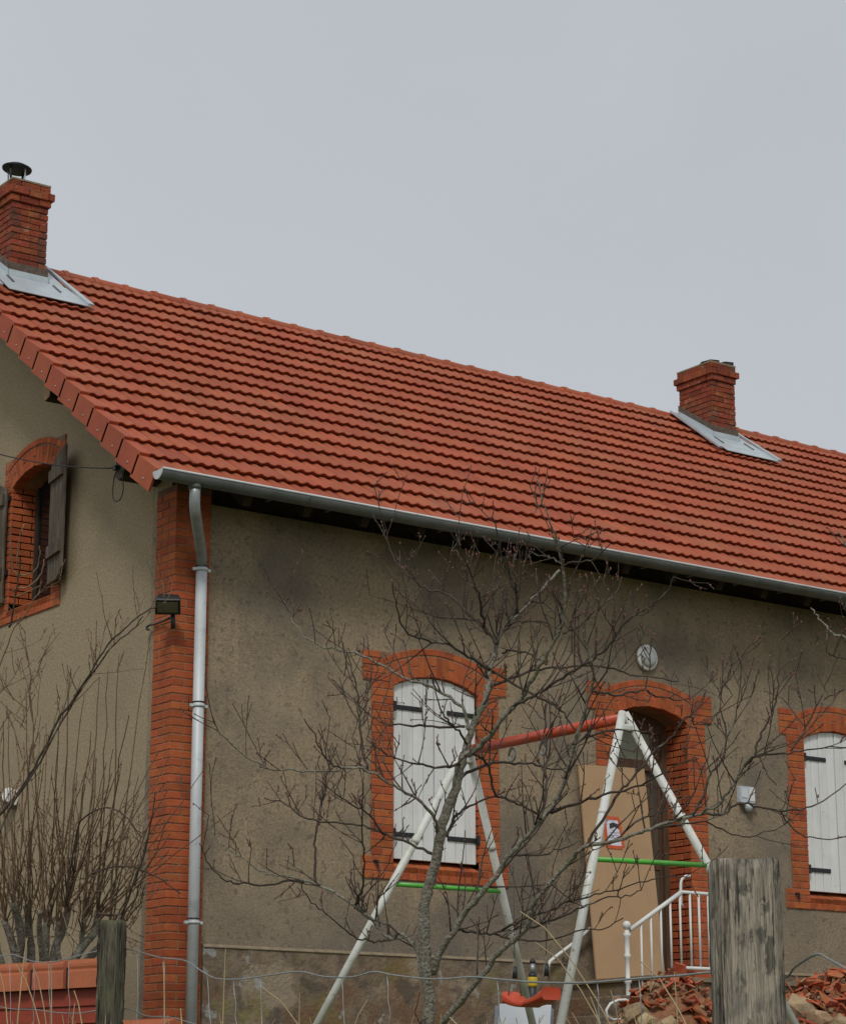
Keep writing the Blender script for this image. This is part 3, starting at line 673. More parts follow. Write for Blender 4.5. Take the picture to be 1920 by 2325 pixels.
# round bulkhead lamp above the door
p = onY(1466, 1494, -.01); rl = Th('wall_lamp', 'round white lamp on the wall above the door', 'lamp', p)
BM = Matrix.Translation(p) @ Matrix.Rotation(pi/2, 4, 'X')
m = MB(); m.lathe([(.130,0),(.130,.025),(.122,.032),(.10,.034)], BM, 32); rl.put(m, 'base', M['white_paint'])
m = MB(); m.lathe([(.102,.034),(.099,.045),(.085,.058),(.06,.066),(.03,.070),(.001,.071)], BM, 32); rl.put(m, 'globe', M['lamp_glass'])
# notice box between door and window
a = onY(1675, 1785, -.02); b = onY(1710, 1826, -.02); nb = Th('wall_box', 'small pale box mounted on the wall between door and right window', 'wall box', (a+b)/2)
m = MB(); m.box((a.x, -.05, b.z), (b.x, .01, a.z)); beveled(nb.put(m, 'case', M['notice']), .006)
m = MB(); m.box((a.x+.014, -.056, b.z+.05), (a.x+.10, -.0505, a.z-.02)); nb.put(m, 'front_panel', M['enamel'])
m = MB(); m.box((a.x+.115, -.056, b.z+.02), (b.x-.012, -.0505, a.z-.015)); nb.put(m, 'cover', M['white_paint'])
m = MB(); m.tube([(a.x+.02,-.045,b.z-.02), (b.x+.02,-.045,b.z-.03)], .012, 8); nb.put(m, 'rail', M['white_paint'])
m = MB(); m.lathe([(.001,-.05),(.03,-.04),(.045,-.01),(.048,0)], Matrix.Translation(((a.x+b.x)/2+.01,-.045,b.z-.04)), 14); nb.put(m, 'bell', M['notice'])

# ================================================================== steps and railings
st = Th('steps', 'stone steps and brick landing in front of the door', 'steps', (5,-.6,0))
m = MB(); m.box((4.25,-1.18,0), (6.55,-.002,.86)); land = st.put(m, 'landing', M['plinth'])
m = MB(); m.box((4.22,-1.21,.861), (6.58,-.003,.90)); st.put(m, 'slab', M['cement'])
for k in range(4):
    zt = .72-.18*k; x1 = 4.249-.30*k
    m = MB(); m.box((x1-.30,-1.17,0), (x1,-.004,zt)); beveled(st.put(m, 'step', M['plinth']), .01)
def rail_tube(t, pts, r, name, mt='white_paint', par=None, n=8): m = MB(); m.tube(pts, r, n); return t.put(m, name, M[mt], par)
ry = -1.10; rw = Th('stair_railing', 'white metal stair railing with turned newel post beside the rubble', 'railing', (4.06,ry,.6))
top0 = onY(1430, 2112, ry); top1 = onY(1546, 2026, ry); lev = onY(1600, 2029, ry); lev2 = Vector((5.5, ry, top1.z))
rail_tube(rw, [top0, top1], .021, 'handrail'); rail_tube(rw, [top1-Vector((.01,0,0)), lev2], .016, 'level_rail')
bot0 = onY(1478, 2252, ry); bot1 = onY(1548, 2198, ry); bot0 = bot0+(bot0-bot1)*.7
rail_tube(rw, [bot0, bot1], .016, 'lower_rail'); rail_tube(rw, [bot1, Vector((5.5, ry, bot1.z))], .016, 'lower_rail')
for pxx in (1454, 1476, 1498.5, 1520, 1542):
    t = (pxx-1430)/(1546-1430); a = top0.lerp(top1, t); zb = bot0.z+(a.x-bot0.x)/(bot1.x-bot0.x)*(bot1.z-bot0.z)
    if pxx < 1470: zb = .60
    rail_tube(rw, [a, (a.x, ry, max(zb, .58))], .010, 'baluster')
x = top1.x+.05
for pxx in (1565, 1585, 1606): a = onY(pxx, 2029, ry); rail_tube(rw, [(a.x, ry, top1.z), (a.x, ry, bot1.z)], .011, 'baluster')
x = a.x+.11
while x < 5.45: rail_tube(rw, [(x, ry, top1.z), (x, ry, bot1.z)], .011, 'baluster'); x += .11
for x in (5.5,): rail_tube(rw, [(x, ry, top1.z), (x, ry, .895)], .016, 'post')
nt_ = onY(1422, 2100, ry)
m = MB(); zz = nt_.z; prof = [(.02,.50),(.036,.50),(.036,.53),(.022,.56),(.02,.70),(.034,.715),(.034,.735),(.02,.75),(.020,.92),(.032,.935),(.032,.95),(.022,.97),(.024,1.10),(.036,1.12),(.036,1.135),(.022,1.15),(.022,1.17)]
prof = [(r, zz-1.335+z+.0) for r, z in [(a_, b_+.115) for a_, b_ in prof]]
m.lathe(prof, Matrix.Translation((nt_.x, ry, 0)), 16); nw_ = rw.put(m, 'newel_post', M['white_paint'])
m = MB(); m.lathe([(.003,-.04),(.02,-.036),(.034,-.016),(.038,.0),(.034,.018),(.02,.034),(.002,.038)], Matrix.Translation((nt_.x, ry, zz-.005)), 16); rw.put(m, 'ball_finial', M['white_paint'], nw_)
hk = [onY(1566, 1989, ry+.0), onY(1556, 1990, ry), onY(1548, 1996, ry), onY(1545, 2005, ry), onY(1545, 2050, ry), onY(1550, 2060, ry)]
rail_tube(rw, hk, .013, 'hook_rod')
wr = Th('handrail', 'white bent handrail fixed to the wall left of the leaning board', 'handrail', (4.03,-.08,.6))
hp = [onY(1340,2108,-.09), onY(1310,2136,-.09), onY(1262,2172,-.09), onY(1248,2184,-.09), onY(1243,2195,-.09), onY(1245,2206,-.09)]
rail_tube(wr, hp, .017, 'tube'); rail_tube(wr, [onY(1275,2163,-.09), onY(1278,2172,-.02), onY(1280,2174,.01)], .008, 'wall_bracket')
hoop = Th('bent_pipe', 'white bent pipe lying against the left edge of the rubble heap', 'pipe', onY(1400,2325,-1.9))
rail_tube(hoop, [onY(x, y, -1.9) for x, y in ((1442,2290),(1434,2278),(1420,2271),(1402,2272),(1385,2280),(1376,2294),(1378,2308),(1390,2316),(1405,2316),(1420,2311),(1445,2314))], .012, 'tube')
# leaning chipboard and its poster
bl0, br0 = onY(1355,2226,-.40), onY(1511,2231,-.40); tl0, tr0 = onY(1313,1735,-.035), onY(1462,1746,-.035)
bl0.z = br0.z = .905
bo = Th('chipboard_sheet', 'large tan chipboard sheet leaning across the doorway', 'board', (bl0+br0)/2)
nrm = ((br0-bl0).cross(tl0-bl0)).normalized()
if nrm.y > 0: nrm = -nrm
m = MB(); m.prism([bl0, br0, tr0, tl0], -nrm*.019); bs = bo.put(m, 'panel', M['chipboard'])
def onboard(x, y, off):
    d_ = ray(x, y); t = (bl0-CAM).dot(nrm)/d_.dot(nrm); return CAM+d_*t+nrm*off
po = Th('warning_poster', 'white printed poster framed with orange tape on the chipboard', 'poster', onboard(1395,1895,.002))
Q = [onboard(1374,1859,.002), onboard(1402,1862,.002), onboard(1411,1924,.002), onboard(1378,1919,.002)]
m = MB(); m.prism(Q, nrm*.002); po.put(m, 'sheet', M['poster'])
m = MB(); m.prism([onboard(*p, .0046) for p in ((1382,1871),(1390,1868),(1404,1873),(1405,1881),(1394,1879),(1383,1883))], nrm*.0004); po.put(m, 'printed_picture', M['black_plastic'])
for yy in (1890, 1896, 1902, 1908):
    m = MB(); m.prism([onboard(1382,yy,.0046), onboard(1403,yy+1.5,.0046), onboard(1403,yy+3,.0046), onboard(1382,yy+1.5,.0046)], nrm*.0004); po.put(m, 'printed_line', M['grey_metal'])
for a_, b_ in (((1371,1857),(1404,1860)), ((1404,1863),(1414,1924)), ((1378,1923),(1412,1926)), ((1371,1859),(1377,1919))):
    A, Bq = onboard(*a_, .0045), onboard(*b_, .0045); dr = (Bq-A).normalized(); sd_ = dr.cross(nrm)*.017
    m = MB(); m.prism([A-sd_, Bq-sd_, Bq+sd_, A+sd_], nrm*.002); po.put(m, 'tape_strip', M['orange_tape'])

# ================================================================== swing set
AX = .2; AYR, AYL, AZ = -5.55, -3.84, 2.2; spread, outw = 1.10, .53
ss = Th('garden_swing_set', 'garden swing set with white legs, orange crossbar and green braces', 'swing set', (AX,(AYR+AYL)/2,0))
m = MB(); m.tube([(AX,AYR+.02,AZ), (AX,AYL-.02,AZ)], .036, 16); ss.put(m, 'crossbar', M['red_paint'])
for ay, sg in ((AYR,-1), (AYL,1)):
    legs = {}
    for s in (-1, 1):
        top = Vector((AX+s*.03, ay, AZ-.01)); gx, gyy = AX+s*spread, ay+sg*outw; foot = Vector((gx, gyy, ground_z(gx, gyy)-.02))
        legs[s] = (top, foot); m = MB(); m.tube([top+(top-foot).normalized()*.05, foot], .028, 14); ss.put(m, 'leg', M['leg_paint'])
        m = MB(); m.lathe([(.0305,0),(.0305,.04)], Matrix.Translation(top.lerp(foot,.28)) @ (foot-top).to_track_quat('Z','Y').to_matrix().to_4x4(), 14); ss.put(m, 'leg_collar', M['leg_paint'])
    t = .425; m = MB(); m.tube([legs[-1][0].lerp(legs[-1][1], t), legs[1][0].lerp(legs[1][1], t)], .017, 10); ss.put(m, 'brace', M['green_paint'])
    m = MB(); m.box((AX-.045, ay-.035, AZ-.09), (AX+.045, ay+.035, AZ-.045)); beveled(ss.put(m, 'corner_bracket', M['leg_paint']), .012)
# swing seat with ropes
SX = .23; ys = (-4.325, -4.665); sw = Th('swing', 'orange red plastic swing seat hanging on ropes', 'swing', (SX,-4.5,.4))
m = MB(); N = 14; V = []; F = []
for i in range(N+1):
    t = -1+2*i/N; y = -4.497+t*.215; zc = .405+.055*abs(t)**1.8+(.01 if t < 0 else 0)
    wv = .085*(1-.10*t**4); hgt = .018+.020*t*t
    for a_, b_ in ((-1,.55),(-.8,1),(.8,1),(1,.55),(1,-.6),(.8,-1),(-.8,-1),(-1,-.6)): V.append((SX+wv*a_, y, zc+hgt*b_))
for i in range(N):
    for j in range(8): F.append((i*8+j, i*8+(j+1) % 8, i*8+8+(j+1) % 8, i*8+8+j))
F += [tuple(range(8)), tuple(range(N*8, N*8+8))[::-1]]; m.add(V, F, True); beveled(sw.put(m, 'seat', M['red_plastic']), .004)
for y in ys:
    m = MB(); m.tube([(SX,y,AZ-.09), (SX,y,.72)], .003, 6); m.tube([(SX,y,.72),(SX-.06,y,.46)], .005, 6); m.tube([(SX,y,.72),(SX+.06,y,.46)], .005, 6); sw.put(m, 'rope', M['rope'])
    m = MB(); m.tube([(SX,y,.585),(SX,y,.665)], .017, 10); sw.put(m, 'grip', M['black_plastic'])
    m = MB(); m.tube([(SX, y+.035*cos(a), AZ-.085+.045*sin(a)) for a in [2*pi*i/12 for i in range(13)]], .009, 6); sw.put(m, 'hook', M['grey_metal'])
# white box and pole behind the seat
p0 = onD(1120,2278,17.4); p1 = onD(1238,2292,17.2); p1.z = p0.z-.05
bx = Th('white_cabinet', 'white metal cabinet standing behind the swing seat', 'cabinet', (p0.x,p0.y,0))
dr = (p1-p0); dr.z = 0; wl = dr.length; dr.normalize(); pd = Vector((-dr.y, dr.x, 0)); 
if pd.dot(_fh) < 0: pd = -pd
Mb = Matrix((dr, pd, Vector((0,0,1)))).transposed().to_4x4(); Mb.translation = (p0.x, p0.y, 0)
Mb = Mb @ Matrix.Rotation(radians(2.5), 4, 'Y') @ Matrix.Rotation(radians(-6), 4, 'X')
m = MB(); m.box((0,0,0), (wl,.016,p0.z), Mb); beveled(bx.put(m, 'front_panel', M['enamel']), .006)
m = MB(); m.box((-.045,.017,0), (wl-.03,.14,p0.z-.012), Mb); beveled(bx.put(m, 'body', M['enamel_side']), .012, 3)
a = onD(1203,2182,17.9); pole = Th('standing_tool', 'black pole tool with yellow band and grey tip behind the swing', 'tool', (a.x,a.y,0))
PM = Matrix.Translation((a.x,a.y,0)); zt = a.z
for nme, prof, mt in (('shaft', [(.034,0),(.036,zt-.30),(.034,zt-.155)], 'black_plastic'), ('band', [(.037,zt-.20),(.040,zt-.185),(.040,zt-.14),(.036,zt-.125)], 'yellow'), ('collar', [(.033,zt-.13),(.033,zt-.095)], 'black_plastic'), ('tip', [(.020,zt-.096),(.020,zt-.02)], 'grey_metal'), ('cap', [(.022,zt-.02),(.024,zt),(.008,zt+.02)], 'black_plastic')):
    m = MB(); m.lathe(prof, PM @ Matrix.Rotation(.03,4,'Y'), 14); pole.put(m, nme, M[mt])

# ================================================================== rubble heap
HX0, HX1 = 2.9, 7.4
def heap_z(x, y):
    a = math.exp(-((x-3.75)/.65)**2-((y+2.05)/.62)**2)*.84; b = math.exp(-((x-5.6)/1.15)**2-((y+2.15)/.75)**2)*.90
    return max(a, b)*.93+.07*sin(3*x)*sin(4*y)*min(1, max(a, b)*3)
m = MB(); nx, ny = 44, 26
V = [(HX0-.6+i*(HX1-HX0+1)/nx, -3.9+j*2.7/ny, 0) for j in range(ny+1) for i in range(nx+1)]; V = [(x, y, heap_z(x, y)-.035) for x, y, _ in V]
m.add(V, [(j*(nx+1)+i, j*(nx+1)+i+1, (j+1)*(nx+1)+i+1, (j+1)*(nx+1)+i) for j in range(ny) for i in range(nx)], True)
m.build('rubble_mound', M['soil'], kind='structure')
rr = random.Random(21)
def shard():
    n = rr.choice((4,5,5,6)); L_ = rr.uniform(.05,.15); Wd = rr.uniform(.04,.09); th = rr.uniform(.010,.020); cv = rr.uniform(-.1,.4)
    pts = []
    for k in range(n):
        a = 2*pi*k/n+rr.uniform(-.2,.2); pts.append((L_*cos(a)*rr.uniform(.75,1.1), Wd*sin(a)*rr.uniform(.75,1.1)))
    V = [(x, y, cv*abs(y)) for x, y in pts]+[(0,0,0)]; V += [(x, y, z+th) for x, y, z in V]
    F = [(n, (i+1) % n, i) for i in range(n)]+[(2*n+1, n+1+i, n+1+(i+1) % n) for i in range(n)]+[(i, (i+1) % n, n+1+(i+1) % n, n+1+i) for i in range(n)]
    q = MB(); q.add(V, F); return q.mesh('tile_fragment', M['rubble_tile'])
SH = [shard() for _ in range(26)]
def stone_mesh():
    bm_v = []; 
    t = (1+5**.5)/2
    base = [(-1,t,0),(1,t,0),(-1,-t,0),(1,-t,0),(0,-1,t),(0,1,t),(0,-1,-t),(0,1,-t),(t,0,-1),(t,0,1),(-t,0,-1),(-t,0,1)]
    fc = [(0,11,5),(0,5,1),(0,1,7),(0,7,10),(0,10,11),(1,5,9),(5,11,4),(11,10,2),(10,7,6),(7,1,8),(3,9,4),(3,4,2),(3,2,6),(3,6,8),(3,8,9),(4,9,5),(2,4,11),(6,2,10),(8,6,7),(9,8,1)]
    s = rr.uniform(.030,.065); sc = (rr.uniform(.9,1.5), rr.uniform(.7,1.1), rr.uniform(.5,.8))
    q = MB(); q.add([tuple(c_*s*k*rr.uniform(.75,1.2) for c_, k in zip(v, sc)) for v in base], fc); return q.mesh('rubble_stone', M['stone'])
ST = [stone_mesh() for _ in range(14)]
def scatter(meshes, name, label, cat, group, n, cond, lift, tilt):
    k = 0; tries = 0
    while k < n and tries < 20000:
        tries += 1; x = rr.uniform(HX0-.3, HX1); y = rr.uniform(-3.1, -1.75); z = heap_z(x, y)
        if z < .10 or rr.random() > cond(x, y, z): continue
        Mx = Matrix.Translation((x, y, z+rr.uniform(*lift))) @ Matrix.Rotation(rr.uniform(0,2*pi),4,'Z') @ Matrix.Rotation(rr.gauss(0,tilt),4,'X') @ Matrix.Rotation(rr.gauss(0,tilt),4,'Y')
        link(name, rr.choice(meshes), None, Mx, label=label, category=cat, group=group); k += 1
scatter(ST, 'rubble_stone', 'rough tan stone lying among the broken tiles of the rubble heap', 'stone', 'stones in the rubble heap', 110, lambda x, y, z: (1 if z < .50 else .05) if x < 4.6 else (.7 if z < .60 else .05), (-.02,.04), 1.0)
scatter(SH, 'tile_fragment', 'broken red roof tile piece in the rubble heap by the steps', 'tile fragment', 'broken roof tiles in the rubble heap', 295, lambda x, y, z: 1 if z > .5 else .25, (-.02,.05), .55)
deb = MB()
for _ in range(2600):
    x = rr.uniform(HX0-.3, HX1); y = rr.uniform(-3.2, -1.6); z = heap_z(x, y)
    if z < .08: continue
    Mx = Matrix.Translation((x, y, z-.02+rr.uniform(0,.035))) @ Matrix.Rotation(rr.uniform(0,6.3),4,'Z') @ Matrix.Rotation(rr.gauss(0,.7),4,'X') @ Matrix.Rotation(rr.gauss(0,.7),4,'Y')
    a = rr.uniform(.012,.045); b = rr.uniform(.010,.03); h = rr.uniform(.008,.022)
    deb.mi = 0 if rr.random() < .68 else 1
    deb.prism([(-a,-b,0),(a*rr.uniform(.5,1),-b,0),(a,b*rr.uniform(.3,1),0),(-a*rr.uniform(.2,.9),b,0)], (0,0,h), Mx)
deb.build('rubble_debris', [M['rubble_tile'], M['stone']], None, kind='stuff', label='small broken tile and stone debris covering the rubble heap', category='debris')
pa, pb = onY(1888,2206,-2.1), onY(1950,2238,-2.1)
tb = Th('timber_offcut', 'pale timber offcut lying on top of the rubble heap', 'timber', pa); m = MB(); m.tube([pa, pb], .022, 4, smooth=False); tb.put(m, 'batten', M['cut_wood'])

# ================================================================== low wall with coping tiles, left
wd_ = (onD(222,2180,16.7)-onD(-20,2185,17.4)); wd_.z = 0; wl = wd_.length; wd_.normalize(); wp = onD(-20,2185,17.4); wp.z = 0
nd = Vector((wd_.y, -wd_.x, 0))
if nd.dot(_fh) > 0: nd = -nd
WM = Matrix((wd_, -nd, Vector((0,0,1)))).transposed().to_4x4(); WM.translation = wp
lw = Th('low_wall', 'low red boarded wall capped with terracotta coping tiles behind the thin fence post', 'wall', wp)
ext = 1.6; ztop = .80
m = MB(); m.box((-ext,.10,0), (wl,.22,ztop-.20), WM); core = lw.put(m, 'core', M['red_board'])
m = MB(); m.prism([(-ext,.05,ztop-.199), (-ext,.085,ztop-.05), (-ext,.125,ztop-.05), (-ext,.24,ztop-.199)], (wl+ext-.01,0,0), WM); lw.put(m, 'coping_gap_shade', M['black_iron'])  # black core added so the gaps between coping tiles look shaded
for k in range(6):
    z1 = ztop-.215-k*.125
    if z1 < .05: break
    m = MB(); m.prism([(-ext,.075,z1-.115), (-ext,.098,z1-.115), (-ext,.098,z1), (-ext,.088,z1)], (wl+ext,0,0), WM); lw.put(m, 'board', M['red_board'], core)
tl = .385; x = wl-.02-tl; kk = 0
while x > -ext-.4:
    m = MB(); n = 10; prof = [(.02,ztop-.205),(.045,ztop-.085)]+[(.105+.052*cos(radians(205-i*23)), ztop-.045+.052*sin(radians(205-i*23))) for i in range(11)]+[(.26,ztop-.085),(.285,ztop-.205)]
    V = []
    sh = lambda p: (.05*(ztop-p[1])/.2)
    for xx in (x+.026, x+tl-.026):
        V += [WM @ Vector((xx+sh(p), p[0], p[1])) for p in prof]
    n = len(prof); m.add(V, [(i, i+1, n+i+1, n+i) for i in range(n-1)]+[tuple(range(n))[::-1], tuple(range(n, 2*n))], False); lw.put(m, 'coping_tile', M['terracotta']); x -= tl; kk += 1
# its lower stepped end near the downpipe
lp0 = onD(300,2316,16.4); lp1 = onD(372,2316,16.2); ld = Th('low_wall', 'short lower wall end with one terracotta cap at the foot of the brick corner', 'wall', (lp0.x,lp0.y,0))
dr = lp1-lp0; dr.z = 0; ll = dr.length; dr.normalize(); LM = Matrix((dr, Vector((-dr.y,dr.x,0)), Vector((0,0,1)))).transposed().to_4x4(); LM.translation = (lp0.x, lp0.y, 0)
m = MB(); m.box((-.18,.02,0), (ll-.03,.2,lp0.z-.06), LM); ld.put(m, 'core', M['red_board'])
m = MB(); m.prism([(-.2,-.02,lp0.z-.09), (-.2,.02,lp0.z-.02), (-.2,.10,lp0.z+.004), (-.2,.18,lp0.z-.02), (-.2,.24,lp0.z-.09)], (.2+ll,0,0), LM); beveled(ld.put(m, 'coping_tile', M['terracotta']), .01)

# ================================================================== fence
def fence_post(name, label, cpx, ptop, D, hw, hd, mt, notch, jag, seed):
    r_ = random.Random(seed); top = onD(cpx, ptop, D); gzv = ground_z(top.x, top.y)-.15
    t = Th(name, label, 'fence post', (top.x, top.y, gzv+.15))
    side = CR.copy(); side.z = 0; side.normalize(); fw = Vector((-side.y, side.x, 0)); 
    if fw.dot(_fh) < 0: fw = -fw
    NU, NZ = 128, 70; cracks = [(r_.uniform(0,2*pi), r_.uniform(.012,.035), r_.uniform(.003,.011), r_.uniform(-.3,.7), r_.uniform(.4,1.3)) for _ in range(34)]; V = []; F = []; hgt = top.z-gzv
    def off(u, z): return .0035*sin(u*9+seed)+.0015*sin(u*23+z*3)+.0018*sin(u*51+z*5+seed)
    for j in range(NZ+1):
        z = hgt*j/NZ
        for i in range(NU):
            a = 2*pi*i/NU; ca, sa = cos(a), sin(a); e = .32
            cx_ = math.copysign(abs(ca)**e, ca); cy_ = math.copysign(abs(sa)**e, sa)
            k = 1+.05*(1-j/NZ)-(.03 if j == NZ else 0)
            o_ = off(a*3, z)+r_.gauss(0, .0006)
            for ca_, wa, da, za, la in cracks:
                q_ = abs((a-ca_-.05*sin(z*7+ca_*9)+pi) % (2*pi)-pi)
                if q_ < wa*2 and za < z/hgt < za+la: o_ -= da*max(0, 1-q_/(wa*1.6))*min(1, 9*min(z/hgt-za, za+la-z/hgt))
            p = side*(cx_*(hw+o_)*k)+fw*(cy_*(hd+o_)*k)
            zz = z+(jag*(.6*sin(i*1.1+seed)+.4*r_.uniform(-1,1)) if j == NZ else 0)
            V.append(Vector((top.x, top.y, gzv+zz))+p)
    for j in range(NZ):
        for i in range(NU): F.append((j*NU+i, j*NU+(i+1) % NU, (j+1)*NU+(i+1) % NU, (j+1)*NU+i))
    V.append(Vector((top.x, top.y, top.z+.004))); c_ = len(V)-1
    for i in range(NU): F.append((NZ*NU+i, NZ*NU+(i+1) % NU, c_))
    m = MB(); m.add(V, F, True); t.put(m, 'post', M[mt]); return t, top, side, fw
p1t, ptL, sdL, fwL = fence_post('fence_post', 'thin dark weathered wooden fence post with green lichen', 256, 2094, 9.0, .047, .046, 'post_dark', 0, .006, 3)
p2t, ptR, sdR, fwR = fence_post('fence_post', 'thick pale grey weathered wooden fence post near the rubble', 1687, 1958, 4.5, .061, .06, 'post_grey', 0, .003, 11)
fdir = (ptR-ptL); fdir.z = 0; fdir.normalize(); fn = Vector((-fdir.y, fdir.x, 0)); F0 = ptL-fn*.0
if fn.dot(_fh) > 0: fn = -fn
F0 = ptL-fn*.06
def onF(x, y): d_ = ray(x, y); t = (F0-CAM).dot(fn)/d_.dot(fn); return CAM+d_*t
wf = Th('wire_fence', 'sagging wire mesh fence strung between the two wooden posts', 'fence', (ptL.x, ptL.y, ground_z(ptL.x, ptL.y)))
def smooth(pts, k=6):
    out_ = []; n = len(pts)
    for i in range(n-1):
        p0, p1, p2, p3 = pts[max(i-1,0)], pts[i], pts[i+1], pts[min(i+2,n-1)]
        for j in range(k):
            t = j/k; out_.append(tuple(.5*(2*b+(c-a)*t+(2*a-5*b+4*c-d)*t*t+(-a+3*b-3*c+d)*t**3) for a, b, c, d in zip(p0,p1,p2,p3)))
    out_.append(pts[-1]); return out_
tw = [(-40,2160),(0,2171),(30,2168),(70,2182),(110,2186),(150,2178),(205,2164),(256,2152),(300,2158),(365,2175),(420,2182),(455,2204),(490,2222),(545,2224),(605,2216),(680,2207),(735,2218),(800,2219),(850,2207),(895,2215),(985,2224),(1070,2219),(1120,2223),(1215,2231),(1330,2232),(1430,2224),(1540,2216),(1640,2208),(1772,2222),(1805,2196),(1852,2168),(1880,2178),(1930,2206)]
m = MB(); m.tube([onF(x, y) for x, y in smooth(tw, 5)], .0024, 6); wf.put(m, 'top_wire', M['wire'])
lw2 = [(-40,2284),(0,2287),(30,2292),(80,2293),(130,2300),(180,2301),(225,2294),(262,2290),(300,2294),(335,2308),(385,2310),(440,2325),(520,2345),(800,2360),(1300,2390),(1700,2430)]
m = MB(); m.tube([onF(x, y) for x, y in smooth(lw2, 5)], .0021, 6); wf.put(m, 'lower_wire', M['wire'])
def twy(x):
    for a, b in zip(tw, tw[1:]):
        if a[0] <= x <= b[0]: return a[1]+(b[1]-a[1])*(x-a[0])/(b[0]-a[0])
    return 2220
sr = random.Random(5)
for x in (20, 75, 110, 155, 310, 372, 470, 530, 590, 775, 878, 1128, 1355, 1450):
    y0 = twy(x); pts = [(x+sr.uniform(-2,2)*t*3+(8*sin(t*2) if x > 400 else 2), y0+t*(2420-y0)) for t in [i/7 for i in range(8)]]; pts[0] = (x, y0)
    m = MB(); m.tube([onF(*p) for p in pts], .0013, 5); wf.put(m, 'stay_wire', M['wire'])

# ================================================================== bare trees
class Tree:
    def __init__(s, t, D, seed, scale=1., tw_mat='twig'):
        s.t = t; s.D = D; s.r = random.Random(seed); s.tw = MB(); s.bud = MB(); s.sc = scale; s.tm = tw_mat; s.count = 0; s.dens = 1.75
    def P(s, x, y, d): return onD(x, y, s.D+d)
    def limb(s, pts, w0, w1, d0, d1, name='branch', shoots=0, up=.55, slen=.42, sub=4):
        if name != "stump": w0 *= .50 if w0 > 40 else .62 if w0 > 10 else .85; w1 = max(2.4, w1*(.55 if w1 > 25 else .7)); shoots *= s.dens
        sp = smooth(pts, sub); n = len(sp)-1; W = []; Rr = []
        for i, (x, y) in enumerate(sp):
            t = i/n; d_ = d0+(d1-d0)*t; W.append(s.P(x, y, d_)+Vector([s.r.gauss(0, .004) for _ in range(3)])*(1 if 0 < i < n else 0)); wpx = w0+(w1-w0)*t**.8
            Rr.append(max(.0028, wpx*(s.D+d_)/FOC/2*(1+s.r.uniform(-.06,.10))))
        m = MB(); m.tube(W, Rr, 12 if w0 > 11 else 8 if w0 > 5 else 5)
        if w0 >= 4.4: s.t.put(m, name, M['bark'] if w0 > 8.6 else M['twig'])
        else: s.tw.add(m.v, m.f, True)
        Lt = sum((b-a).length for a, b in zip(W, W[1:])); k = int(shoots*Lt)
        for _ in range(k):
            i = s.r.randint(max(1, int(.12*n)), n); j = max(0, i-1)
            tan_ = (W[i]-W[j]).normalized()
            s.shoot(W[i], tan_, slen*s.r.uniform(.25,1.3)*(.38 if W[i].z > 4.3 else 1), min(Rr[i]*.6, .0055*s.r.uniform(.8,1.2)), up, 0)
        return W
    def shoot(s, p, tan_, ln, r0, up, lev):
        side = Vector([s.r.gauss(0,1) for _ in range(3)]); side -= tan_*side.dot(tan_)
        if side.length < 1e-4: return
        d = (tan_*s.r.uniform(.1,.8)+side.normalized()*s.r.uniform(.5,1)+Vector((0,0,up*s.r.uniform(.3,1.7)))).normalized()
        n = max(3, int(ln/.06)); pts = [Vector(p)]; q = Vector(p)
        curl = Vector([s.r.gauss(0,.10) for _ in range(3)])
        for i in range(n):
            d = (d+curl*.35+Vector((0,0,.10*up))+Vector([s.r.gauss(0,.065) for _ in range(3)])).normalized(); q = q+d*(ln/n); pts.append(q.copy())
        rad = [max(.0024, r0*(1-.6*i/n)) for i in range(n+1)]
        s.tw.tube(pts, rad, 4, False); s.count += 1
        for i in range(1, n+1):
            if s.r.random() < .55:
                c = pts[i]+Vector([s.r.gauss(0,.003) for _ in range(3)]); k = s.r.uniform(.004,.0072)
                s.bud.add([c+Vector(v)*k for v in ((1,0,0),(-1,0,0),(0,1,0),(0,-1,0),(0,0,1.6),(0,0,-1.3))], [(0,2,4),(2,1,4),(1,3,4),(3,0,4),(2,0,5),(1,2,5),(3,1,5),(0,3,5)])
        if lev < 2:
            for _ in range(s.r.choice((1,1,2,2)) if lev == 0 else s.r.choice((0,0,1))):
                i = s.r.randint(1, n); s.shoot(pts[i], (pts[i]-pts[i-1]).normalized(), ln*s.r.uniform(.22,.6), r0*.7, up, lev+1)
    def finish(s):
        s.t.put(s.tw, 'twigs', M[s.tm], kind='stuff')
        if s.bud.v: s.t.put(s.bud, 'buds', M['bud'], kind='stuff')
D0 = 13.4; base = onD(975, 2325, D0); base.z = ground_z(base.x, base.y)
tt = Th('bare_tree', 'bare leafless fruit tree in front of the house and swing', 'tree', base); T = Tree(tt, D0, 17)
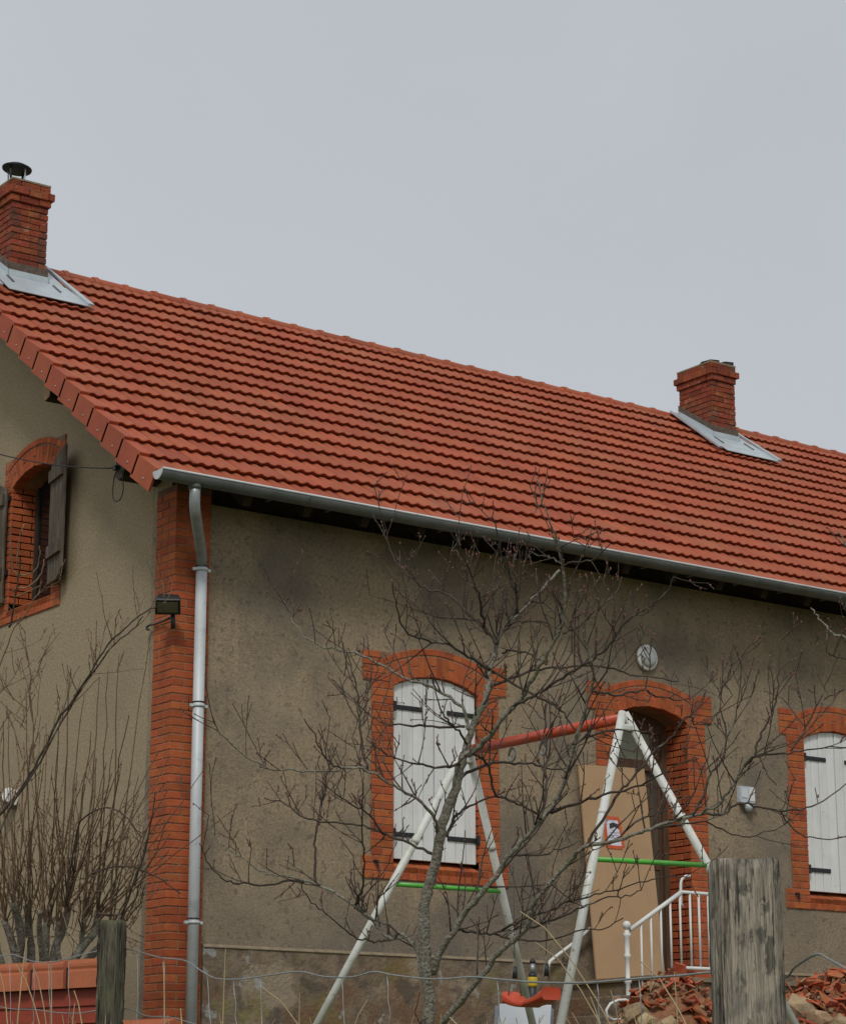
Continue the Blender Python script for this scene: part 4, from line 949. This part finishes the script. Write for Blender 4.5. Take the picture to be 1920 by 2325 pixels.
# trunk
T.limb([(980,2560),(976,2420),(974,2325),(970,2225),(963,2142),(964,2061),(978,2000),(994,1938),(1003,1877),(1024,1818),(1041,1760),(1053,1712)], 60, 36, 0, .0, 'trunk', shoots=1.5, slen=.2)
T.limb([(1053,1714),(1064,1680),(1080,1632),(1100,1596),(1109,1558),(1108,1530),(1117,1500),(1127,1463),(1137,1440),(1153,1417),(1175,1392),(1203,1366),(1236,1332),(1270,1294)], 30, 8, 0, .5, shoots=7, slen=.42)
T.limb([(1052,1716),(1080,1702),(1100,1682),(1122,1658),(1140,1630),(1165,1606),(1184,1582),(1200,1555),(1218,1525),(1243,1482),(1265,1440),(1279,1405),(1283,1340),(1273,1276),(1262,1222),(1250,1187),(1232,1143),(1220,1088)], 24, 4, 0, -.7, shoots=5.5, slen=.36)
T.limb([(1160,1608),(1190,1592),(1230,1568),(1270,1545),(1305,1520),(1340,1500),(1370,1478),(1395,1450),(1420,1415),(1452,1390),(1480,1375),(1510,1345),(1530,1310)], 13, 4, -.2, -.9, shoots=7, slen=.36)
T.limb([(1279,1437),(1310,1425),(1340,1395),(1370,1370),(1400,1345),(1412,1310)], 8, 3, -.5, -.2, shoots=6, slen=.3)
T.limb([(1096,1512),(1150,1544),(1200,1572),(1250,1596),(1280,1622),(1304,1656)], 11, 6, .3, -.2, shoots=6, slen=.3)
T.limb([(1108,1560),(1150,1545),(1190,1530),(1240,1518),(1300,1514),(1380,1515),(1430,1530),(1490,1540),(1540,1548)], 9, 3, .2, .9, shoots=6, slen=.28)
# right limb 1
T.limb([(982,2210),(1003,2158),(1024,2124),(1055,2073),(1085,2042),(1125,1989),(1155,1945),(1193,1903),(1234,1858),(1269,1807),(1285,1760),(1303,1700),(1318,1645),(1335,1590),(1346,1550),(1344,1510),(1330,1470),(1322,1430)], 27, 7, 0, -.8, shoots=6, slen=.42)
T.limb([(1344,1570),(1370,1574),(1404,1578),(1435,1570),(1462,1566),(1472,1535),(1475,1490),(1482,1440)], 8, 3, -.7, -.4, shoots=4, slen=.26)
T.limb([(1468,1568),(1490,1582),(1530,1587),(1565,1588)], 6, 3, -.5, -.2, shoots=5, slen=.25)
T.limb([(1300,1690),(1340,1672),(1390,1658),(1440,1660),(1490,1668)], 8, 3, -.6, -.1, shoots=5, slen=.25)
T.limb([(1225,1860),(1240,1800),(1238,1745),(1240,1700),(1236,1650),(1240,1590)], 12, 5, -.4, .3, shoots=7, slen=.34)
T.limb([(1250,1846),(1320,1821),(1385,1801),(1443,1786),(1489,1763),(1540,1735),(1585,1722)], 12, 4, -.4, -.9, shoots=6, slen=.32)
# right limb 2 (lowest)
T.limb([(985,2400),(1000,2340),(1016,2310),(1058,2260),(1095,2214),(1131,2166),(1166,2137),(1193,2111),(1206,2069),(1222,2038),(1262,1990),(1300,1948),(1325,1925),(1385,1912),(1443,1894),(1489,1879),(1536,1863),(1580,1851),(1628,1826),(1660,1790),(1690,1740),(1710,1715)], 27, 7, .1, -1.3, shoots=4, slen=.38)
T.limb([(1690,1742),(1712,1718),(1760,1712),(1800,1709),(1868,1697),(1930,1695)], 8, 3, -1.2, -1.4, shoots=4, slen=.28)
T.limb([(1712,1716),(1725,1675),(1742,1640),(1757,1610),(1764,1570),(1768,1510),(1770,1450)], 7, 2.5, -1.2, -1.0, shoots=4, slen=.3)
T.limb([(1795,1705),(1830,1650),(1860,1590),(1880,1545),(1905,1480)], 6, 2.5, -1.3, -1.1, shoots=4, slen=.26)
T.limb([(1540,1862),(1590,1848),(1640,1850),(1678,1825),(1720,1832),(1771,1840),(1829,1836),(1880,1812),(1925,1776)], 9, 3, -1.0, -.7, shoots=5, slen=.26)
T.limb([(1770,1838),(1790,1870),(1830,1900),(1880,1905),(1930,1895)], 5, 2.5, -.7, -.5, shoots=3, slen=.2)
T.limb([(1580,1840),(1598,1800),(1612,1760),(1640,1725),(1648,1670),(1640,1620),(1632,1580),(1652,1540),(1660,1480),(1664,1430)], 7, 2.5, -1.0, -.7, shoots=6, slen=.3)
T.limb([(1648,1680),(1665,1640),(1680,1590),(1690,1540)], 5, 2.5, -.8, -.6, shoots=5, slen=.24)
T.limb([(1330,1922),(1366,1863),(1404,1801),(1428,1778),(1466,1732),(1489,1701),(1528,1670),(1552,1635),(1570,1630),(1580,1645),(1610,1648)], 12, 4, -.6, -.3, shoots=6, slen=.3)
T.limb([(1400,1905),(1440,1870),(1480,1850),(1520,1838),(1545,1815),(1570,1808)], 7, 3, -.7, -.4, shoots=6, slen=.24)
T.limb([(1490,1880),(1540,1872),(1600,1868),(1650,1890),(1700,1898),(1760,1885)], 6, 2.5, -.8, -.5, shoots=3, slen=.2)
T.limb([(1038,2108),(1060,2115),(1104,2119),(1140,2113),(1180,2083),(1221,2040),(1250,2008)], 9, 4, .1, .5, shoots=5, slen=.25)
T.limb([(1140,2113),(1180,2092),(1221,2075),(1260,2063),(1300,2046),(1350,2032),(1404,2021),(1466,2002),(1520,1991),(1560,1994)], 7, 2.5, .3, -.4, shoots=6, slen=.26)
T.limb([(1190,2112),(1221,2100),(1270,2085),(1320,2060),(1370,2042),(1420,2035),(1455,2022)], 7, 2.5, 0, -.6, shoots=6, slen=.24)
T.limb([(1120,2120),(1148,2130),(1185,2136),(1221,2138),(1270,2130),(1320,2112),(1370,2110),(1415,2085)], 6, 2.5, .3, .1, shoots=4, slen=.2)
# mid right
T.limb([(1048,1765),(1081,1746),(1119,1734),(1168,1731),(1217,1737),(1255,1748),(1290,1745)], 10, 4, .1, .8, shoots=6, slen=.3)
T.limb([(1060,1712),(1085,1716),(1101,1725),(1113,1756),(1123,1803),(1168,1823),(1200,1838),(1230,1850)], 9, 6, .1, .4, shoots=5, slen=.28)
T.limb([(1014,1900),(1030,1860),(1047,1843),(1075,1826),(1119,1809),(1135,1795)], 10, 4, 0, .5, shoots=6, slen=.28)
T.limb([(1160,1945),(1185,1940),(1220,1944),(1260,1932),(1300,1920)], 7, 3, -.2, .3, shoots=5, slen=.25)
# left limbs
T.limb([(966,2235),(957,2212),(946,2162),(924,2132),(906,2120),(889,2133),(869,2117),(845,2088),(813,2064),(781,2041),(740,2017),(700,2003),(652,1990),(607,1985),(583,1972),(547,1948),(514,1926),(490,1900),(462,1856)], 18, 3, 0, .6, shoots=5, slen=.32)
T.limb([(690,2002),(655,2000),(611,2010),(563,2007),(523,2003),(494,1985),(470,1955),(452,1915)], 7, 2.5, .4, .1, shoots=4, slen=.22)
T.limb([(716,2006),(716,1960),(715,1905),(722,1870),(728,1830),(740,1780)], 8, 3, .4, .7, shoots=8, slen=.28)
T.limb([(806,2062),(812,2038),(822,2022),(826,1960),(822,1900),(822,1830),(826,1780)], 8, 3, .3, -.2, shoots=8, slen=.28)
T.limb([(888,2134),(865,2136),(845,2137),(813,2130),(781,2110),(748,2081),(716,2056),(692,2025),(678,2000)], 6, 2.5, .1, -.3, shoots=4, slen=.2)
T.limb([(905,2121),(880,2100),(850,2092),(820,2075),(790,2040)], 6, 3, .1, .3, shoots=4, slen=.2)
T.limb([(993,1890),(992,1872),(980,1848),(952,1820),(914,1795),(874,1772),(836,1751),(812,1743),(764,1748),(700,1752),(650,1748),(612,1746),(560,1718),(512,1682),(492,1650),(480,1624)], 14, 3, 0, -.7, shoots=6, slen=.34)
T.limb([(834,1748),(822,1700),(816,1640),(816,1600),(806,1550),(798,1510),(788,1480)], 8, 3, -.2, .3, shoots=8, slen=.3)
T.limb([(775,1745),(745,1728),(722,1690),(708,1660),(690,1632)], 5, 2.5, -.4, -.6, shoots=6, slen=.22)
T.limb([(1000,1950),(960,1930),(900,1905),(850,1885),(800,1870),(725,1865),(680,1850),(640,1822),(600,1812)], 9, 3, .1, .7, shoots=7, slen=.32)
T.limb([(870,1895),(840,1850),(800,1830),(760,1800),(720,1770)], 6, 3, .3, .0, shoots=7, slen=.28)
T.limb([(1062,1655),(1060,1640),(1050,1607),(1018,1583),(986,1564),(952,1550),(917,1538),(874,1515),(836,1495),(808,1484),(770,1476),(735,1468),(697,1450),(670,1420),(655,1385),(645,1362)], 14, 3, 0, .5, shoots=6.5, slen=.36)
T.limb([(1054,1650),(1009,1651),(952,1648),(894,1645),(871,1642),(840,1625),(815,1600)], 8, 3, .05, .5, shoots=6, slen=.28)
T.limb([(1047,1735),(1020,1740),(985,1742),(950,1735),(915,1728),(880,1715),(860,1700)], 9, 3, .0, -.6, shoots=8, slen=.3)
T.limb([(1060,1690),(1042,1660),(1020,1640),(1000,1610),(985,1560),(980,1530)], 7, 3, .0, -.4, shoots=6, slen=.26)
T.limb([(1112,1520),(1096,1511),(1064,1492),(1024,1466),(980,1458),(940,1445),(915,1428),(905,1400),(898,1365),(890,1320)], 10, 3, .2, -.3, shoots=7, slen=.34)
T.limb([(1128,1462),(1106,1437),(1077,1405),(1050,1380),(1033,1362),(1005,1345),(973,1340),(940,1316),(912,1292),(892,1260),(876,1222)], 10, 3, .2, .7, shoots=7, slen=.34)
T.limb([(1105,1440),(1095,1395),(1085,1348),(1069,1300),(1053,1264),(1037,1231),(1022,1206)], 8, 3, .3, -.2, shoots=9, slen=.3)
T.limb([(1174,1392),(1172,1350),(1168,1325),(1154,1300),(1140,1262),(1130,1215),(1118,1168)], 7, 2.5, .3, .0, shoots=8, slen=.26)
T.limb([(1080,1410),(1040,1403),(997,1401),(956,1385),(928,1360),(912,1330)], 6, 2.5, .4, .8, shoots=8, slen=.28)
T.limb([(1130,1460),(1125,1400),(1118,1350),(1122,1300),(1128,1255)], 6, 2.5, .2, .5, shoots=10, slen=.26)
T.limb([(1205,1366),(1240,1372),(1265,1395),(1275,1410)], 6, 4, .3, 0, shoots=5, slen=.2)
T.limb([(1272,1280),(1250,1265),(1225,1262),(1200,1252)], 6, 3, .2, .5, shoots=5, slen=.2)
T.limb([(1276,1282),(1310,1275),(1350,1268),(1385,1235)], 6, 2.5, -.4, -.7, shoots=5, slen=.2)
T.limb([(1150,1420),(1190,1412),(1230,1413),(1268,1430)], 7, 4, .2, .1, shoots=6, slen=.25)
T.limb([(1140,1483),(1170,1478),(1210,1490),(1240,1510)], 7, 4, .2, 0, shoots=6, slen=.25)
T.finish(); print('shoots', T.count)
# second tree: only branch tips reach into the picture from the right
D1 = 12.2; b2 = onD(2230, 2500, D1); b2.z = ground_z(b2.x, b2.y)
t2 = Th('bare_tree', 'bare branch tips of a second tree entering at the right edge', 'tree', b2); T2 = Tree(t2, D1, 5)
T2.limb([(2230,2620),(2228,2400),(2215,2150),(2190,1950),(2160,1750),(2120,1600)], 60, 24, 0, 0, 'trunk')
T2.limb([(2140,1680),(2060,1560),(1990,1470),(1930,1450),(1896,1441),(1870,1415),(1850,1390),(1840,1380)], 16, 3, 0, .2, shoots=1.0, slen=.2)
T2.limb([(2120,1600),(2050,1540),(1980,1505),(1925,1495),(1895,1492),(1875,1480)], 12, 3, 0, -.3, shoots=3, slen=.25)
T2.limb([(2130,1620),(2090,1480),(2040,1360),(1980,1300),(1935,1270),(1915,1225),(1900,1205)], 16, 3, 0, .1, shoots=2, slen=.25)
T2.limb([(2130,1620),(2060,1640),(1980,1560),(1930,1560),(1870,1590)], 10, 3, 0, .2, shoots=4, slen=.25)
T2.finish()

# ================================================================== pollarded shrub on the left
D2 = 18.1; sb = onD(95, 2250, D2); sb.z = 0
sh_ = Th('bare_shrub', 'bare pollarded shrub with upright shoots against the gable wall', 'shrub', sb); SHB = Tree(sh_, D2, 9, tw_mat='shoot'); SHB.dens = 1.2
stumps = [[(60,2400),(50,2250),(30,2150),(10,2090)], [(80,2400),(75,2250),(70,2150),(60,2060)], [(100,2400),(110,2250),(125,2160),(150,2090),(150,2050)], [(110,2400),(135,2260),(175,2170),(215,2110),(222,2070)], [(95,2400),(95,2240),(105,2130),(112,2060)], [(50,2400),(20,2260),(-20,2160),(-40,2080)], [(115,2400),(150,2270),(200,2180),(262,2120),(275,2085)], [(70,2390),(40,2220),(48,2130),(30,2050)]]
heads = []
stumps += [[(85,2400),(88,2260),(95,2170),(88,2110),(92,2070)], [(105,2400),(125,2270),(160,2200),(185,2140),(190,2085)], [(60,2400),(35,2270),(5,2190),(-10,2130),(-12,2090)], [(112,2400),(145,2290),(190,2215),(240,2160),(248,2120)], [(75,2390),(62,2250),(40,2190),(52,2120),(45,2085)], [(95,2400),(112,2290),(135,2215),(128,2140),(135,2095)]]
for k, p in enumerate(stumps):
    da, db = SHB.r.uniform(-.2,.2), SHB.r.uniform(-.45,.45); W_ = SHB.limb(p, 27 if k < 8 else 19, 15 if k < 8 else 11, da, db, 'stump')
    sp_ = smooth(p, 4); n_ = len(sp_)-1
    for q_ in (n_, n_, n_-1, n_-2, n_-3): heads.append((sp_[q_][0], sp_[q_][1], da+(db-da)*q_/n_))
def near_head(x): c_ = sorted(heads, key=lambda h: abs(h[0]-x)+SHB.r.uniform(0,14)); return c_[0]
def up_shoot(px, py, tx, ty, d0, d1, w, bow):
    mid = ((px+tx)/2+bow, (py+ty)/2); n = 9
    pts = [SHB.P((1-t)**2*px+2*t*(1-t)*mid[0]+t*t*tx, (1-t)**2*py+2*t*(1-t)*mid[1]+t*t*ty, d0+(d1-d0)*t)+Vector([SHB.r.gauss(0,.006) for _ in range(3)]) for t in [i/n for i in range(n+1)]]
    SHB.tw.tube(pts, [max(.0028, w*D2/FOC/2*(1-.6*i/n)) for i in range(n+1)], 5, False)
    for i in range(2, n+1):
        for _ in range(2):
            if SHB.r.random() < .5:
                c = pts[i].lerp(pts[i-1], SHB.r.random()); k = SHB.r.uniform(.005,.009); SHB.bud.add([c+Vector(v)*k for v in ((1,0,0),(-1,0,0),(0,1,0),(0,-1,0),(0,0,1.6),(0,0,-1.3))], [(0,2,4),(2,1,4),(1,3,4),(3,0,4),(2,0,5),(1,2,5),(3,1,5),(0,3,5)])
    return pts
R_ = SHB.r
for (tx, ty, bx_) in ((60,1560,70),(158,1515,140),(190,1580,160),(72,1590,110),(225,1540,200),(245,1520,215),(268,1490,235),(290,1625,230),(340,1440,255),(315,1760,240),(120,1740,95),(220,1720,190),(20,1600,40),(5,1640,10),(105,1640,90),(205,1660,165),(345,1850,270),(140,1600,120),(255,1700,225),(300,1735,240)):
    hx, hy, hd = near_head(bx_); up_shoot(hx, hy, tx, ty, hd, R_.uniform(-.5,.5), R_.uniform(4,6), R_.uniform(-14,6))
for _ in range(125):
    bx_ = R_.uniform(-30,270); a = R_.gauss((bx_-60)/380, .26); ln = R_.uniform(110, 430)*(1 if bx_ < 230 else .7)
    bx_, hy, hd = near_head(bx_); up_shoot(bx_, hy, bx_+ln*sin(a), hy-ln*cos(a), hd, R_.uniform(-.7,.5), R_.uniform(2.4,4.6), R_.gauss(0,22))
for _ in range(120):                                               # tangled side twigs low down
    x = R_.uniform(-20,330); y = R_.uniform(1880,2130); SHB.shoot(SHB.P(x, y, R_.uniform(-.4,.4)), Vector((R_.uniform(-1,1), R_.uniform(-1,1), .3)).normalized(), R_.uniform(.15,.4), .004, .3, 0)
# long diagonal branch and drooping one
SHB.limb([(-60,2000),(-20,1880),(30,1815),(62,1770),(95,1712),(130,1640),(165,1590),(215,1510),(255,1455),(290,1420),(330,1390),(372,1372)], 13, 3.5, -.6, -.9, shoots=6.5, slen=.34, up=.9)
SHB.limb([(-40,1990),(20,1840),(75,1760),(140,1640),(205,1535),(260,1465),(300,1430),(325,1400)], 7, 3, -.7, -.8, shoots=5, slen=.34, up=.9)
SHB.limb([(150,2060),(170,1900),(200,1850),(250,1835),(290,1860),(320,1900)], 6, 3, -.3, -.6, shoots=4, slen=.25)
SHB.limb([(222,2075),(275,2075),(300,2020),(330,1930),(345,1850),(352,1800)], 8, 3, -.3, -.5, shoots=4, slen=.28)
SHB.limb([(210,1985),(260,1968),(320,1975),(370,2000),(410,2030)], 6, 2.5, -.3, -.5, shoots=4, slen=.25)
SHB.limb([(-20,1560),(5,1500),(30,1430),(60,1390),(90,1340)], 5, 2.5, -.5, -.5, shoots=4, slen=.26)
SHB.limb([(20,1425),(33,1370),(42,1310),(50,1270)], 6, 3, -.4, -.5)
for pts in (((40,1335),(70,1330),(95,1300),(100,1270)), ((43,1305),(75,1300),(90,1270),(90,1240)), ((45,1310),(28,1290),(25,1240),(22,1190)), ((50,1290),(40,1280),(42,1240),(55,1190)), ((38,1355),(60,1345),(90,1330)), ((35,1345),(20,1330))):
    SHB.limb(list(pts), 5, 3, -.45, -.5)
for _ in range(26):
    x = R_.uniform(-20,90); SHB.shoot(SHB.P(x, R_.uniform(1480,1760), -.4), Vector((.2,.1,1)).normalized(), R_.uniform(.2,.5), .005, .8, 0)
SHB.finish()

# ================================================================== dry grass stalks by the fence
gs = MB(); gr_ = random.Random(31)
def stalk(x, y, lean, D, w=.0032):
    p1 = onD(x, y, D); z0 = ground_z(p1.x, p1.y); b_ = Vector((p1.x-lean*CR.x, p1.y-lean*CR.y, z0)); pts = []
    for i in range(9):
        t = i/8; q = b_.lerp(p1, t); q.z = z0+(p1.z-z0)*(1-(1-t)**1.5); pts.append(q)
    gs.tube(pts, [w*(1-.5*i/8) for i in range(9)], 4, False)
for x, y, ln, D in ((62,2130,.05,7.2),(35,2190,-.25,7.0),(75,2195,-.15,7.3),(0,2208,-.1,7.2),(115,2190,-.03,7.4),(168,2250,-.12,7.2),(170,2278,.03,7.2),(370,2185,-.03,7.5),(512,2155,.01,7.0),(595,2243,-.45,6.6),(680,2255,.0,6.6),(835,2270,.2,6.4),(1180,2070,-.6,7),(1215,2140,-.5,6.6),(1340,2264,-.12,6.4),(1385,2248,-.1,6.4),(1450,2180,-.4,6.2),(410,2290,-.03,7),(1530,2210,-.02,6),(1020,2310,-.3,6.4)):
    stalk(x, y, ln, D+gr_.uniform(-.2,.2))
for _ in range(260):
    x = gr_.uniform(-40,1500); stalk(x, gr_.uniform(2300,2460), gr_.gauss(0,.10), 9-(x/1900)*4+gr_.uniform(-.6,.5), .0022)
gs.build('dry_grass', M['straw'], None, kind='stuff', label='dry pale grass stalks standing along the wire fence', category='grass')
